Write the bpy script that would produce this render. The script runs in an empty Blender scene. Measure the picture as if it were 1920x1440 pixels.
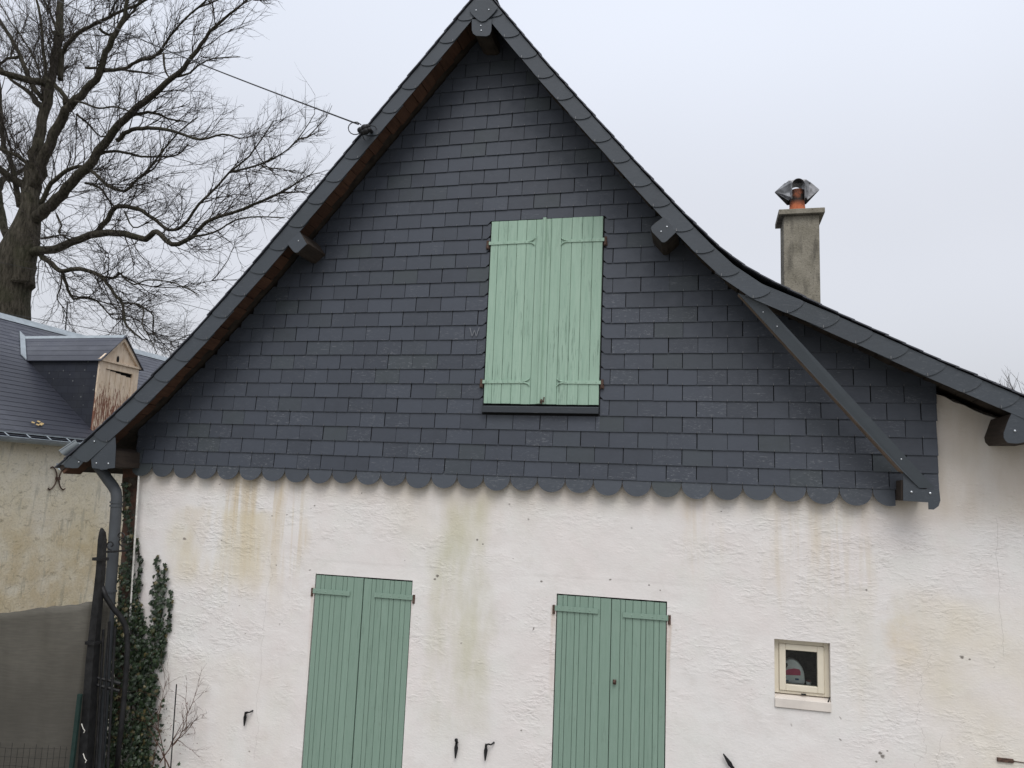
import bpy, bmesh, math, random
from math import sin, cos, pi, radians, sqrt, atan2
from mathutils import Vector, noise
random.seed(7)
RU = random.uniform
C = bpy.context.scene
col = C.collection

# ------------------------------------------------------------------ camera
FPX = 1440.0                                   # focal length for a 1920 px wide picture
CAM = Vector((3.6830, -5.9333, -0.1370))
AR = Vector((0.97003244, 0.23956267, 0.04058057))
AU = Vector((-0.00513146, -0.14677927, 0.98915596))
AF = Vector((-0.24292123, 0.95972161, 0.14115135))
cd = bpy.data.cameras.new('camera'); cam = bpy.data.objects.new('camera', cd); col.objects.link(cam)
from mathutils import Matrix
cam.matrix_world = Matrix(((AR.x, AU.x, -AF.x, CAM.x), (AR.y, AU.y, -AF.y, CAM.y), (AR.z, AU.z, -AF.z, CAM.z), (0, 0, 0, 1)))
cd.sensor_width = 36.0; cd.lens = 36.0 * FPX / 1920.0; cd.clip_start = 0.05; cd.clip_end = 2000
C.camera = cam
C.render.resolution_x = 1024; C.render.resolution_y = 768

# ------------------------------------------------------------------ world, sun, exposure
SUN_EL, SUN_AZ = radians(56), radians(163)      # azimuth clockwise from +Y: behind the camera
SD = Vector((sin(SUN_AZ) * cos(SUN_EL), cos(SUN_AZ) * cos(SUN_EL), sin(SUN_EL)))
w = bpy.data.worlds.new('World'); C.world = w; w.use_nodes = True
nt = w.node_tree; nt.nodes.clear()
def wn(t, **k):
    n = nt.nodes.new(t)
    for a, b in k.items(): setattr(n, a, b)
    return n
L = nt.links.new
out = wn('ShaderNodeOutputWorld'); addS = wn('ShaderNodeAddShader'); L(addS.outputs[0], out.inputs[0])
sky = wn('ShaderNodeTexSky', sky_type='NISHITA', sun_disc=False, sun_elevation=SUN_EL, sun_rotation=SUN_AZ, dust_density=4.0, air_density=1.2)
b1 = wn('ShaderNodeBackground'); b1.inputs[1].default_value = 0.05
hs = wn('ShaderNodeHueSaturation'); hs.inputs['Saturation'].default_value = 0.2
L(sky.outputs[0], hs.inputs['Color']); L(hs.outputs[0], b1.inputs[0]); L(b1.outputs[0], addS.inputs[0])
tc = wn('ShaderNodeTexCoord'); sx = wn('ShaderNodeSeparateXYZ'); L(tc.outputs['Generated'], sx.inputs[0])
ramp = wn('ShaderNodeValToRGB'); L(sx.outputs['Z'], ramp.inputs[0])
cr = ramp.color_ramp; cr.interpolation = 'EASE'
cr.elements[0].position = 0.0; cr.elements[0].color = (0.40, 0.41, 0.44, 1)
e = cr.elements.new(0.10); e.color = (0.50, 0.515, 0.56, 1)
cr.elements[1].position = 1.0; cr.elements[1].color = (1.65, 1.72, 1.85, 1)
e = cr.elements.new(0.30); e.color = (0.54, 0.56, 0.62, 1)
e = cr.elements.new(0.60); e.color = (0.69, 0.735, 0.835, 1)
e = cr.elements.new(0.78); e.color = (1.0, 1.05, 1.15, 1)
cn = wn('ShaderNodeTexNoise'); cn.inputs['Scale'].default_value = 1.3; cn.inputs['Detail'].default_value = 3
L(tc.outputs['Generated'], cn.inputs['Vector'])
mr = wn('ShaderNodeMapRange'); L(cn.outputs[0], mr.inputs[0])
mr.inputs[1].default_value = .3; mr.inputs[2].default_value = .7; mr.inputs[3].default_value = .95; mr.inputs[4].default_value = 1.05
b2 = wn('ShaderNodeBackground'); L(ramp.outputs[0], b2.inputs[0]); L(mr.outputs[0], b2.inputs[1]); L(b2.outputs[0], addS.inputs[1])
sl = bpy.data.lights.new('sun', 'SUN'); sl.energy = 1.25; sl.angle = radians(30); sl.color = (1.0, 0.965, 0.92)
so = bpy.data.objects.new('sun', sl); col.objects.link(so)
so.rotation_euler = (-SD).to_track_quat('-Z', 'Y').to_euler()
C.view_settings.view_transform = 'Standard'; C.view_settings.look = 'None'
C.view_settings.exposure = 0.0; C.view_settings.gamma = 1.0
C.render.engine = 'CYCLES'

# ------------------------------------------------------------------ helpers
def at(u, v, y, ax=1):
    """point where the photo's pixel (u, v) meets the plane  axis ax = y"""
    d = AF + AR * ((u - 960) / FPX) - AU * ((v - 720) / FPX)
    t = (y - CAM[ax]) / d[ax]
    return CAM + d * t

def tag(o, label=None, cat=None, group=None, kind=None):
    if label: o['label'] = label
    if cat: o['category'] = cat
    if group: o['group'] = group
    if kind: o['kind'] = kind
    return o

def empty(name, loc=(0, 0, 0)):
    o = bpy.data.objects.new(name, None); o.location = loc; col.objects.link(o); return o

class MB:
    def __init__(s): s.v = []; s.f = []; s.m = []; s.mi = 0
    def poly(s, pts):
        n = len(s.v); s.v += [tuple(p) for p in pts]; s.f.append(tuple(range(n, n + len(pts)))); s.m.append(s.mi)
    def hull(s, a, b):
        """prism between two equally long rings"""
        n = len(a); k = len(s.v); s.v += [tuple(p) for p in a] + [tuple(p) for p in b]
        s.f.append(tuple(range(k + n - 1, k - 1, -1))); s.f.append(tuple(range(k + n, k + 2 * n))); s.m += [s.mi, s.mi]
        for i in range(n):
            j = (i + 1) % n; s.f.append((k + i, k + j, k + n + j, k + n + i)); s.m.append(s.mi)
    def box(s, x0, x1, y0, y1, z0, z1):
        s.hull([(x0, y0, z0), (x1, y0, z0), (x1, y1, z0), (x0, y1, z0)], [(x0, y0, z1), (x1, y0, z1), (x1, y1, z1), (x0, y1, z1)])
    def ext(s, xz, y0, y1):
        """polygon in x,z extruded along y"""
        s.hull([(p[0], y0, p[1]) for p in xz], [(p[0], y1, p[1]) for p in xz])
    def tube(s, pts, rad, n=8, cap=True):
        pts = [Vector(p) for p in pts]
        if not hasattr(rad, '__len__'): rad = [rad] * len(pts)
        k = len(s.v); prev = None
        for i, p in enumerate(pts):
            t = (pts[min(i + 1, len(pts) - 1)] - pts[max(i - 1, 0)])
            t = t.normalized() if t.length > 1e-9 else Vector((0, 0, 1))
            if prev is None:
                a = t.orthogonal().normalized()
            else:
                a = prev - t * prev.dot(t); a = a.normalized() if a.length > 1e-6 else t.orthogonal().normalized()
            prev = a; b = t.cross(a)
            for j in range(n):
                an = 2 * pi * j / n; s.v.append(tuple(p + (a * cos(an) + b * sin(an)) * rad[i]))
        for i in range(len(pts) - 1):
            for j in range(n):
                q = (j + 1) % n
                s.f.append((k + i * n + j, k + i * n + q, k + (i + 1) * n + q, k + (i + 1) * n + j)); s.m.append(s.mi)
        if cap:
            s.f.append(tuple(k + j for j in range(n - 1, -1, -1))); e = k + (len(pts) - 1) * n
            s.f.append(tuple(e + j for j in range(n))); s.m += [s.mi, s.mi]
    def lathe(s, c, prof, n=20):
        k = len(s.v)
        for r, z in prof:
            for j in range(n):
                an = 2 * pi * j / n; s.v.append((c[0] + r * cos(an), c[1] + r * sin(an), c[2] + z))
        for i in range(len(prof) - 1):
            for j in range(n):
                q = (j + 1) % n; s.f.append((k + i * n + j, k + i * n + q, k + (i + 1) * n + q, k + (i + 1) * n + j)); s.m.append(s.mi)
    def ball(s, c, r, n=10, sc=(1, 1, 1)):
        pr = [(max(r * sin(pi * i / 8), 1e-4) , -r * cos(pi * i / 8)) for i in range(9)]
        k = len(s.v); s.lathe((0, 0, 0), pr, n)
        for i in range(k, len(s.v)):
            x, y, z = s.v[i]; s.v[i] = (c[0] + x * sc[0], c[1] + y * sc[1], c[2] + z * sc[2])
    def build(s, name, mats, parent=None, smooth=False, bevel=0, recalc=True, label=None):
        me = bpy.data.meshes.new(name); me.from_pydata(s.v, [], s.f)
        if not isinstance(mats, (list, tuple)): mats = [mats]
        for m in mats: me.materials.append(m)
        if len(mats) > 1: me.polygons.foreach_set('material_index', s.m)
        if smooth: me.polygons.foreach_set('use_smooth', [True] * len(me.polygons))
        if recalc:
            b = bmesh.new(); b.from_mesh(me); bmesh.ops.recalc_face_normals(b, faces=b.faces); b.to_mesh(me); b.free()
        me.update()
        o = bpy.data.objects.new(name, me); col.objects.link(o)
        if parent: o.parent = parent
        if bevel:
            bv = o.modifiers.new('bevel', 'BEVEL'); bv.width = bevel; bv.segments = 2; bv.limit_method = 'ANGLE'
        if label: o['label'] = label
        return o

# ------------------------------------------------------------------ material helpers
class NT:
    def __init__(s, name, rough=.8, spec=.3):
        s.m = bpy.data.materials.new(name); s.m.use_nodes = True; s.t = s.m.node_tree
        s.b = s.t.nodes['Principled BSDF']; s.b.inputs['Roughness'].default_value = rough
        s.b.inputs['Specular IOR Level'].default_value = spec
        s.tc = s.n('ShaderNodeTexCoord')
    def n(s, t, **k):
        x = s.t.nodes.new(t)
        for a, b in k.items(): setattr(x, a, b)
        return x
    def l(s, a, b): s.t.links.new(a, b)
    def setv(s, inp, v):
        if isinstance(v, (int, float)): inp.default_value = v
        elif isinstance(v, tuple): inp.default_value = v if len(v) == 4 or inp.type == 'VECTOR' else (*v, 1)
        else: s.l(v, inp)
    def obj(s): return s.tc.outputs['Object']
    def sc(s, vec, scale):
        m = s.n('ShaderNodeVectorMath', operation='MULTIPLY'); s.l(vec, m.inputs[0]); m.inputs[1].default_value = scale; return m.outputs[0]
    def noise(s, vec, scale, detail=4, rough=.55, dist=0):
        x = s.n('ShaderNodeTexNoise'); s.l(vec, x.inputs['Vector']); x.inputs['Scale'].default_value = scale
        x.inputs['Detail'].default_value = detail; x.inputs['Roughness'].default_value = rough; x.inputs['Distortion'].default_value = dist
        return x.outputs[0]
    def rng(s, v, a, b, c=0., d=1., smooth=False):
        x = s.n('ShaderNodeMapRange'); s.setv(x.inputs[0], v)
        if smooth: x.interpolation_type = 'SMOOTHSTEP'
        for i, q in zip((1, 2, 3, 4), (a, b, c, d)): x.inputs[i].default_value = q
        return x.outputs[0]
    def math(s, op, a, b=0.):
        x = s.n('ShaderNodeMath', operation=op); s.setv(x.inputs[0], a); s.setv(x.inputs[1], b); return x.outputs[0]
    def mul(s, *a):
        r = a[0]
        for q in a[1:]: r = s.math('MULTIPLY', r, q)
        return r
    def mix(s, f, a, b, mode='MIX'):
        x = s.n('ShaderNodeMix', data_type='RGBA', blend_type=mode); s.setv(x.inputs[0], f); s.setv(x.inputs[6], a); s.setv(x.inputs[7], b); return x.outputs[2]
    def xyz(s, vec):
        x = s.n('ShaderNodeSeparateXYZ'); s.l(vec, x.inputs[0]); return x.outputs
    def island(s): return s.n('ShaderNodeNewGeometry').outputs['Random Per Island']
    def bump(s, h, strength=.5, dist=.01, prev=None):
        x = s.n('ShaderNodeBump'); x.inputs['Strength'].default_value = strength; x.inputs['Distance'].default_value = dist
        s.l(h, x.inputs['Height'])
        if prev: s.l(prev, x.inputs['Normal'])
        return x.outputs[0]
    def done(s, color=None, rough=None, normal=None, metal=None):
        if color is not None: s.setv(s.b.inputs['Base Color'], color)
        if rough is not None: s.setv(s.b.inputs['Roughness'], rough)
        if normal is not None: s.l(normal, s.b.inputs['Normal'])
        if metal is not None: s.b.inputs['Metallic'].default_value = metal
        return s.m

def mat_simple(name, colr, rough=.7, metal=0, var=.25, scale=20, bump=.15, spec=.3):
    n = NT(name, rough, spec); v = n.noise(n.obj(), scale, 5)
    c = n.mix(n.rng(v, .3, .7), tuple(q * (1 - var) for q in colr), tuple(min(1, q * (1 + var)) for q in colr))
    return n.done(c, None, n.bump(n.noise(n.obj(), scale * 3, 5), bump, .003), metal)

def mat_slate(name, colr, spots=True, clean=False):
    n = NT(name, .5, .42); r = n.island(); o = n.obj()
    off = n.n('ShaderNodeVectorMath', operation='ADD'); n.l(o, off.inputs[0])
    cx = n.n('ShaderNodeCombineXYZ'); n.l(n.mul(r, 37.), cx.inputs[0]); n.l(n.mul(r, 91.), cx.inputs[2]); n.l(cx.outputs[0], off.inputs[1])
    p = off.outputs[0]
    base = n.mix(n.rng(r, 0, 1), tuple(q * .84 for q in colr), tuple(q * 1.14 for q in colr))
    # a few greener slates
    r2 = n.math('FRACT', n.mul(r, 13.7))
    g = n.rng(r2, .8, 1., 0, .55 if not clean else .15)
    base = n.mix(g, base, (colr[0] * .95, colr[1] * 1.03, colr[2] * .78))
    cloud = n.rng(n.noise(p, 9, 4), .3, .75)
    base = n.mix(n.mul(cloud, .28), base, tuple(q * 1.35 for q in colr))
    if spots:
        sc = n.rng(n.noise(n.sc(p, (1, 1, 2.4)), 38, 5, .7, .6), .56, .68)
        sc = n.mul(sc, n.rng(n.noise(p, 5, 2), .42, .58))
        sc2 = n.mul(n.rng(n.noise(n.sc(p, (1.2, 1, 7)), 16, 3, .5, .4), .63, .68), .6)
        sc = n.math('MAXIMUM', sc, sc2)
        z = n.xyz(o)['Z'] if False else n.xyz(o)[2]
        sc = n.mul(sc, n.rng(z, 3.2, 1.0, .15, 1.), n.rng(n.math('FRACT', n.mul(r, 29.3)), .35, .85, .08, 1.))
        base = n.mix(n.mul(sc, .42 if not clean else .15), base, (.30, .31, .32))
    h = n.noise(n.sc(p, (1, 1, 1.6)), 26, 6, .6)
    rg = n.rng(n.noise(p, 14, 3), .3, .7, .40, .56)
    return n.done(base, rg, n.bump(h, .22, .004))

SL = (.045, .052, .067)
M_slate = mat_slate('wall_slate', SL)
M_verge = mat_slate('verge_slate', (.044, .052, .062), clean=True)
M_roofslate = mat_slate('roof_slate', (.05, .053, .065), clean=True)
M_hook = mat_simple('hook_steel', (.2, .2, .2), .4, .8)
M_rivet = mat_simple('rivet_zinc', (.55, .57, .6), .35, .9)
M_black = mat_simple('dark_backing', (.012, .012, .013), .9)
M_darkwood = mat_simple('dark_wood', (.035, .027, .021), .85, var=.5, scale=12)
M_iron = mat_simple('black_iron', (.017, .017, .018), .55, .3, var=.5)
M_zinc = mat_simple('zinc', (.30, .335, .36), .55, .35, var=.15, scale=8, bump=.05)
M_pipe = mat_simple('grey_pipe', (.062, .068, .075), .55, 0, var=.15, scale=8)
M_cable = mat_simple('cable', (.03, .03, .032), .7)
M_rust = mat_simple('rusty_iron', (.09, .055, .042), .85, .1, var=.6, scale=60)

def wood_grain(name, ca, cb, axis_scale, rough=.85, sc=6):
    n = NT(name, rough); o = n.obj(); r = n.island()
    g = n.noise(n.sc(o, axis_scale), sc, 6, .65, .3)
    c = n.mix(n.rng(g, .3, .72), ca, cb)
    c = n.mix(n.rng(r, 0, 1, .0, .55), c, tuple(q * .45 for q in ca))
    return n.done(c, None, n.bump(g, .4, .004))
M_soffit = wood_grain('soffit_boards', (.062, .029, .018), (.125, .063, .038), (8, 1, 8))
M_beam = wood_grain('purlin_wood', (.028, .021, .017), (.058, .043, .034), (8, 1, 8))
M_strutwood = wood_grain('strut_wood', (.16, .12, .09), (.28, .21, .16), (2, 2, 2))

# rendered wall
XA = {}
def mat_render():
    n = NT('lime_render', .92, .15); o = n.obj()
    dn = n.n('ShaderNodeTexNoise'); n.l(o, dn.inputs['Vector']); dn.inputs['Scale'].default_value = 2.2; dn.inputs['Detail'].default_value = 5
    dv = n.n('ShaderNodeVectorMath', operation='MULTIPLY_ADD'); n.l(dn.outputs['Color'], dv.inputs[0]); dv.inputs[1].default_value = (.35, .35, .35); dv.inputs[2].default_value = (-.175, -.175, -.175)
    ad = n.n('ShaderNodeVectorMath', operation='ADD'); n.l(o, ad.inputs[0]); n.l(dv.outputs[0], ad.inputs[1])
    X, Y, Z = n.xyz(ad.outputs[0])[0:3]
    X0, _, Z0 = n.xyz(o)[0:3]
    def box(x0, x1, z0, z1, s=.1, t=.2):
        a = n.rng(X, x0 - s, x0 + s, smooth=True); b = n.rng(X, x1 - s, x1 + s, 1, 0, smooth=True)
        c = n.rng(Z, z0 - t, z0 + t, smooth=True); d = n.rng(Z, z1 - t * .4, z1 + t * .4, 1, 0, smooth=True)
        return n.mul(a, b, c, d)
    big = n.rng(n.noise(o, .9, 5, .6), .3, .7)
    c = n.mix(big, (.735, .685, .66), (.745, .725, .705))
    c = n.mix(n.mul(n.rng(n.noise(o, 3.1, 5, .65), .45, .75), .45), c, (.70, .625, .60))
    c = n.mix(n.mul(n.rng(n.noise(o, 2.4, 6, .65), .50, .66), .35), c, (.70, .71, .66))
    c = n.mix(n.mul(n.rng(n.noise(n.sc(o, (1, 1, 1.4)), 6.5, 6, .7), .52, .68), .28), c, (.60, .56, .52))
    # ochre run-off streaks
    st = n.rng(n.noise(n.sc(o, (9, 9, .55)), 1.0, 5, .6, .5), .46, .64)
    sg = n.rng(n.noise(n.sc(o, (3.2, 3, .8)), 1.3, 4, .6), .35, .65)
    ora = (.56, .45, .28); grn = (.52, .50, .36)
    c = n.mix(n.mul(st, box(-.35, .42, -.85, .15, .06, .5), .85), c, ora)
    c = n.mix(n.mul(sg, box(-.85, .15, -1.0, -.35, .12, .15), .6), c, (.60, .52, .36))
    c = n.mix(n.mul(sg, box(1.62, 2.02, -1.9, -.15, .1, .4), .8), c, grn)
    c = n.mix(n.mul(sg, box(1.1, 2.4, -.5, .1, .3), .35), c, (.6, .54, .44))
    c = n.mix(n.mul(st, box(3.55, 3.8, -.5, .1, .05, .4), .65), c, (.62, .52, .38))
    c = n.mix(n.mul(st, box(4.15, 4.85, -.75, .1, .1, .4), .6), c, (.62, .54, .42))
    c = n.mix(n.mul(n.rng(n.noise(o, 1.7, 5, .6), .30, .60), box(5.22, 9, -3.4, -.72, .22, .3), .62), c, (.68, .62, .51))
    c = n.mix(n.mul(n.rng(n.noise(o, 6, 5, .6), .35, .6), box(4.93, 5.1, -1.18, -.85, .08, .1), .55), c, (.62, .52, .36))
    c = n.mix(n.mul(n.rng(n.noise(o, 2.2, 5, .6), .35, .62), box(4.3, 6, -3.4, -1.9, .5, .3), .25), c, (.69, .62, .56))
    c = n.mix(n.mul(sg, box(4.6, 5.4, -1.5, -.7, .2), .35), c, (.60, .53, .38))
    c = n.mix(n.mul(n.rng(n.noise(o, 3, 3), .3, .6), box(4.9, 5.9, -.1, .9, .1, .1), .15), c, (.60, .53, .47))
    c = n.mix(n.mul(sg, box(-1.3, .5, -2.6, -1.6, .3), .25), c, (.62, .56, .46))
    # grime band right under the scallops
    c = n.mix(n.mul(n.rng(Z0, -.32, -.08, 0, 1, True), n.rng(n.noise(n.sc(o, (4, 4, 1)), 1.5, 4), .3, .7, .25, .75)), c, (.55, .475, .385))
    # trowelled relief in patches
    pm = n.rng(n.noise(o, 1.25, 4, .6), .43, .60, .12, 1.)
    pm = n.mul(pm, n.math('SUBTRACT', 1., n.mul(box(2.3, 3.7, -.92, -.52, .08, .05), .85)))
    pm = n.mul(pm, n.math('SUBTRACT', 1., n.mul(box(.45, 1.6, -.88, -.6, .08, .05), .85)))
    t1 = n.noise(n.sc(o, (1, 1, 2.1)), 17, 5, .58, .35)
    t2 = n.noise(n.sc(o, (1, 1, 1.6)), 50, 3, .6)
    hh = n.mul(n.rng(t1, .40, .66), n.mul(pm, n.rng(n.noise(n.sc(o, (1, 1, 1.7)), 3.4, 5, .65, .6), .44, .58, .06, 1.)))
    bmp = n.bump(n.noise(o, 1.6, 3), .5, .05)
    ln = n.math('ADD', Z0, n.mul(n.math('SUBTRACT', n.noise(n.sc(o, (1, 1, 0)), 5, 6), .5), .03))
    lx = n.math('MAXIMUM', n.mul(n.rng(X0, .1, .5), n.rng(X0, 1.5, 1.7, 1, 0)), n.mul(n.rng(X0, 2.1, 2.4), n.rng(X0, 3.5, 3.9, 1, 0)))
    step = n.mul(n.rng(ln, -.762, -.742), lx)
    bmp = n.bump(step, .3, .003, bmp)
    bmp = n.bump(hh, .45, .009, bmp)
    bmp = n.bump(n.mul(t2, n.rng(pm, 0, 1, .7, 1)), .38, .004, bmp)
    fl = n.mul(n.rng(n.noise(n.sc(o, (1, 1, 1.5)), 75, 4, .7), .60, .70), n.rng(n.noise(o, 2.3, 4, .6), .40, .60, .25, 1.))
    c = n.mix(n.mul(fl, .24), c, (.40, .36, .32))
    fl2 = n.rng(n.noise(n.sc(o, (1, 1, 1.3)), 42, 5, .7), .35, .65)
    c = n.mix(n.mul(fl2, .10), c, (.56, .53, .50))
    for px_, pz in ((1.40, -1.0), (2.575, -1.0), (3.44, -1.05), (.55, -.98)):
        rs = n.mul(n.rng(n.math('ABSOLUTE', n.math('SUBTRACT', X0, px_)), .008, .03, 1, 0), n.rng(Z0, pz - .75, pz, 0, 1), n.rng(Z0, pz, pz + .03, 1, 0))
        c = n.mix(n.mul(rs, n.rng(n.noise(n.sc(o, (30, 30, 2)), 1, 4), .35, .6), .55), c, (.42, .27, .16))
    for u_, v_, r_ in ((590, 948, .007), (583, 953, .004), (1144, 1087, .008), (1217, 1097, .007), (1804, 1232, .013), (1818, 1236, .006), (1650, 1412, .012), (1655, 1418, .016), (1643, 1428, .008), (1664, 1408, .006), (820, 1080, .012), (815, 1086, .009), (1238, 1107, .006), (1062, 1117, .006), (1015, 1090, .009), (895, 1012, .010), (905, 1020, .007), (1352, 959, .006), (518, 1060, .006)):
        q_ = at(u_, v_, .045); 
        dx = n.mul(n.math('SUBTRACT', X0, q_.x), .8); dz = n.math('SUBTRACT', Z0, q_.z)
        dd = n.math('SQRT', n.math('ADD', n.mul(dx, dx), n.mul(dz, dz)))
        dd = n.math('ADD', dd, n.mul(n.math('SUBTRACT', n.noise(o, 70, 3), .5), r_ * 1.6))
        c = n.mix(n.mul(n.rng(dd, r_ * .55, r_ * 1.0, 1, 0), .8), c, (.10, .085, .07))
    # pits and chips
    v = n.n('ShaderNodeTexVoronoi'); v.inputs['Scale'].default_value = 7.5; n.l(n.sc(ad.outputs[0], (1, 1, 1.4)), v.inputs['Vector'])
    pit = n.mul(n.rng(v.outputs['Distance'], .05, .09, 1, 0), n.rng(n.xyz(v.outputs['Color'])[0], .60, .64), n.rng(n.noise(o, 1.4, 3), .42, .55))
    cut = n.mul(n.rng(n.noise(n.sc(o, (1, 1, 2.4)), 34, 5, .66, .5), .64, .68), pm)
    c = n.mix(n.mul(cut, .5), c, (.33, .29, .25))
    c = n.mix(n.mul(pit, .75), c, (.13, .11, .09))
    # hairline cracks
    def crack(x0, z0, z1, amp, seed, wd=.0013, slope=0.):
        vv = n.n('ShaderNodeCombineXYZ'); n.l(Z0, vv.inputs[2]); vv.inputs[0].default_value = seed
        q = n.math('SUBTRACT', n.noise(vv.outputs[0], 3.1, 6, .6), .5)
        line = n.math('ADD', n.mul(q, amp), n.math('MULTIPLY_ADD', Z0, slope)); 
        line = n.math('ADD', line, x0)
        d = n.math('ABSOLUTE', n.math('SUBTRACT', X0, line))
        return n.mul(n.rng(d, wd * .5, wd * 1.6, 1, 0), n.rng(Z0, z0, z0 + .03), n.rng(Z0, z1 - .03, z1, 1, 0))
    ck = n.math('MAXIMUM', crack(4.62, -2.4, -1.05, .45, 3.3), crack(5.13, -1.1, -.15, .12, 8.1))
    ck = n.math('MAXIMUM', ck, crack(4.75, -2.5, -1.6, .3, 21.))
    ck = n.math('MAXIMUM', ck, crack(-.38, -2.4, -.7, .2, 14.))
    c = n.mix(n.mul(ck, .38), c, (.26, .23, .20))
    return n.done(c, None, bmp)
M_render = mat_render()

def mat_neigh():
    n = NT('old_ochre_render', .95, .1); o = n.obj(); X, Y, Z = n.xyz(o)[0:3]
    c = n.mix(n.rng(n.noise(o, 1.6, 6, .65), .35, .65), (.70, .63, .47), (.76, .71, .60))
    c = n.mix(n.mul(n.rng(Z, -.4, -1.1), n.rng(n.noise(o, 3, 5), .35, .6), .6), c, (.55, .43, .24))
    c = n.mix(n.mul(n.rng(n.noise(n.sc(o, (1, 1, 2)), 9, 7, .7, .6), .57, .66), .55), c, (.20, .17, .12))
    c = n.mix(n.mul(n.rng(n.noise(n.sc(o, (1, 3, .6)), 3, 6, .6), .56, .64), .45), c, (.34, .33, .27))
    v = n.n('ShaderNodeTexVoronoi', feature='DISTANCE_TO_EDGE'); v.inputs['Scale'].default_value = 1.1
    ds = n.n('ShaderNodeTexNoise'); ds.inputs['Scale'].default_value = 3; ds.inputs['Detail'].default_value = 6; n.l(o, ds.inputs['Vector'])
    am = n.n('ShaderNodeVectorMath', operation='MULTIPLY_ADD'); n.l(ds.outputs['Color'], am.inputs[0]); am.inputs[1].default_value = (.6, .6, .6); n.l(o, am.inputs[2]); n.l(am.outputs[0], v.inputs['Vector'])
    ck = n.mul(n.rng(v.outputs['Distance'], .002, .008, 1, 0), n.rng(n.noise(o, 1.3, 2), .50, .56))
    c = n.mix(n.mul(n.rng(n.noise(o, 34, 6, .72), .50, .66), .35), c, (.34, .29, .2))
    c = n.mix(n.mul(ck, .42), c, (.16, .13, .09))
    b = n.bump(n.noise(o, 3, 3), .5, .04); b = n.bump(n.noise(n.sc(o, (1, 1, 1.5)), 24, 7, .7), .6, .012, b)
    return n.done(c, None, b)
M_neigh = mat_neigh()

def mat_neigh_roof():
    n = NT('weathered_slate_roof', .5, .4); o = n.obj(); X, Y, Z = n.xyz(o)[0:3]
    cx = n.n('ShaderNodeCombineXYZ'); n.l(Y, cx.inputs[0]); n.l(n.mul(Z, 1.6), cx.inputs[1])
    br = n.n('ShaderNodeTexBrick'); n.l(cx.outputs[0], br.inputs['Vector']); br.inputs['Scale'].default_value = 1
    br.inputs['Brick Width'].default_value = .21; br.inputs['Row Height'].default_value = .11; br.inputs['Mortar Size'].default_value = .002
    br.inputs['Color1'].default_value = (.036, .039, .056, 1); br.inputs['Color2'].default_value = (.060, .064, .082, 1); br.inputs['Mortar'].default_value = (.015, .015, .018, 1)
    c = br.outputs[0]
    c = n.mix(n.mul(n.rng(n.noise(o, 30, 5, .7), .60, .70), .35), c, (.24, .25, .24))
    c = n.mix(n.mul(n.rng(n.noise(o, 1.5, 4), .45, .7), .3), c, (.10, .105, .11))
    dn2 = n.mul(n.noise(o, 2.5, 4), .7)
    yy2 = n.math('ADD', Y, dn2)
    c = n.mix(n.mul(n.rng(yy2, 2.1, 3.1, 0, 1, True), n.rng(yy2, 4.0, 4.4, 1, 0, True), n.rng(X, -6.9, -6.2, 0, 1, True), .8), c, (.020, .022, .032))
    return n.done(c, None, n.bump(n.noise(o, 20, 5), .3, .005))
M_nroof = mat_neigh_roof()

def mat_shutter(name, ca, cb, worn):
    n = NT(name, .6, .3); o = n.obj(); r = n.island()
    g = n.noise(n.sc(o, (9, 3, .7)), 7, 6, .65, .3)
    c = n.mix(n.rng(g, .35, .65), ca, cb)
    c = n.mix(n.rng(r, 0, 1, 0, .22), c, tuple(q * .75 for q in ca))
    wr = n.mul(n.rng(n.noise(n.sc(o, (16, 3, 1.0)), 5, 6, .7), .54, .66), n.rng(n.noise(n.sc(o, (2, 2, 1)), 1.6, 3), .45, .6))
    c = n.mix(n.mul(wr, worn), c, tuple(q * .42 for q in ca))
    dirt = n.rng(n.noise(n.sc(o, (3, 3, 2)), 9, 5, .7), .62, .72)
    c = n.mix(n.mul(dirt, .25), c, (.12, .14, .11))
    return n.done(c, None, n.bump(g, .25, .003))
M_shU = mat_shutter('faded_green_paint', (.285, .415, .325), (.345, .475, .38), .85)
M_shL = mat_shutter('green_paint', (.205, .298, .238), (.232, .325, .265), .35)
M_cream = mat_simple('cream_frame', (.68, .62, .50), .5, 0, var=.06, scale=6, bump=.05)

# ------------------------------------------------------------------ ground
def mat_ground():
    n = NT('gravel_yard', .95); o = n.obj()
    c = n.mix(n.rng(n.noise(o, 60, 6, .7), .3, .7), (.15, .14, .12), (.28, .265, .24))
    c = n.mix(n.mul(n.rng(n.noise(o, .4, 5), .48, .66), .6), c, (.07, .10, .04))
    return n.done(c, None, n.bump(n.noise(o, 70, 6), .6, .02))
GZ = -3.05
g = MB(); g.poly([(-300, -300, GZ), (300, -300, GZ), (300, 300, GZ), (-300, 300, GZ)])
tag(g.build('ground', mat_ground()), kind='structure')

# ================================================================== THE HOUSE
house = empty('house', (2, 0, GZ))
tag(house, 'white rendered house with dark slate hung gable, green shutters and steep slate roof', 'house')
HM = Vector((2, 0, GZ))
def hb(mb, name, mats, parent=None, **k):
    """build a mesh in world coordinates as a child of the house"""
    o = mb.build(name, mats, parent or house, **k)
    p = parent or house
    o.matrix_parent_inverse = Matrix.Translation(-HM)
    return o
def sub(mb, name, mats, parent, **k):
    """child of a part that itself sits at world origin"""
    return mb.build(name, mats, parent, **k)

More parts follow.
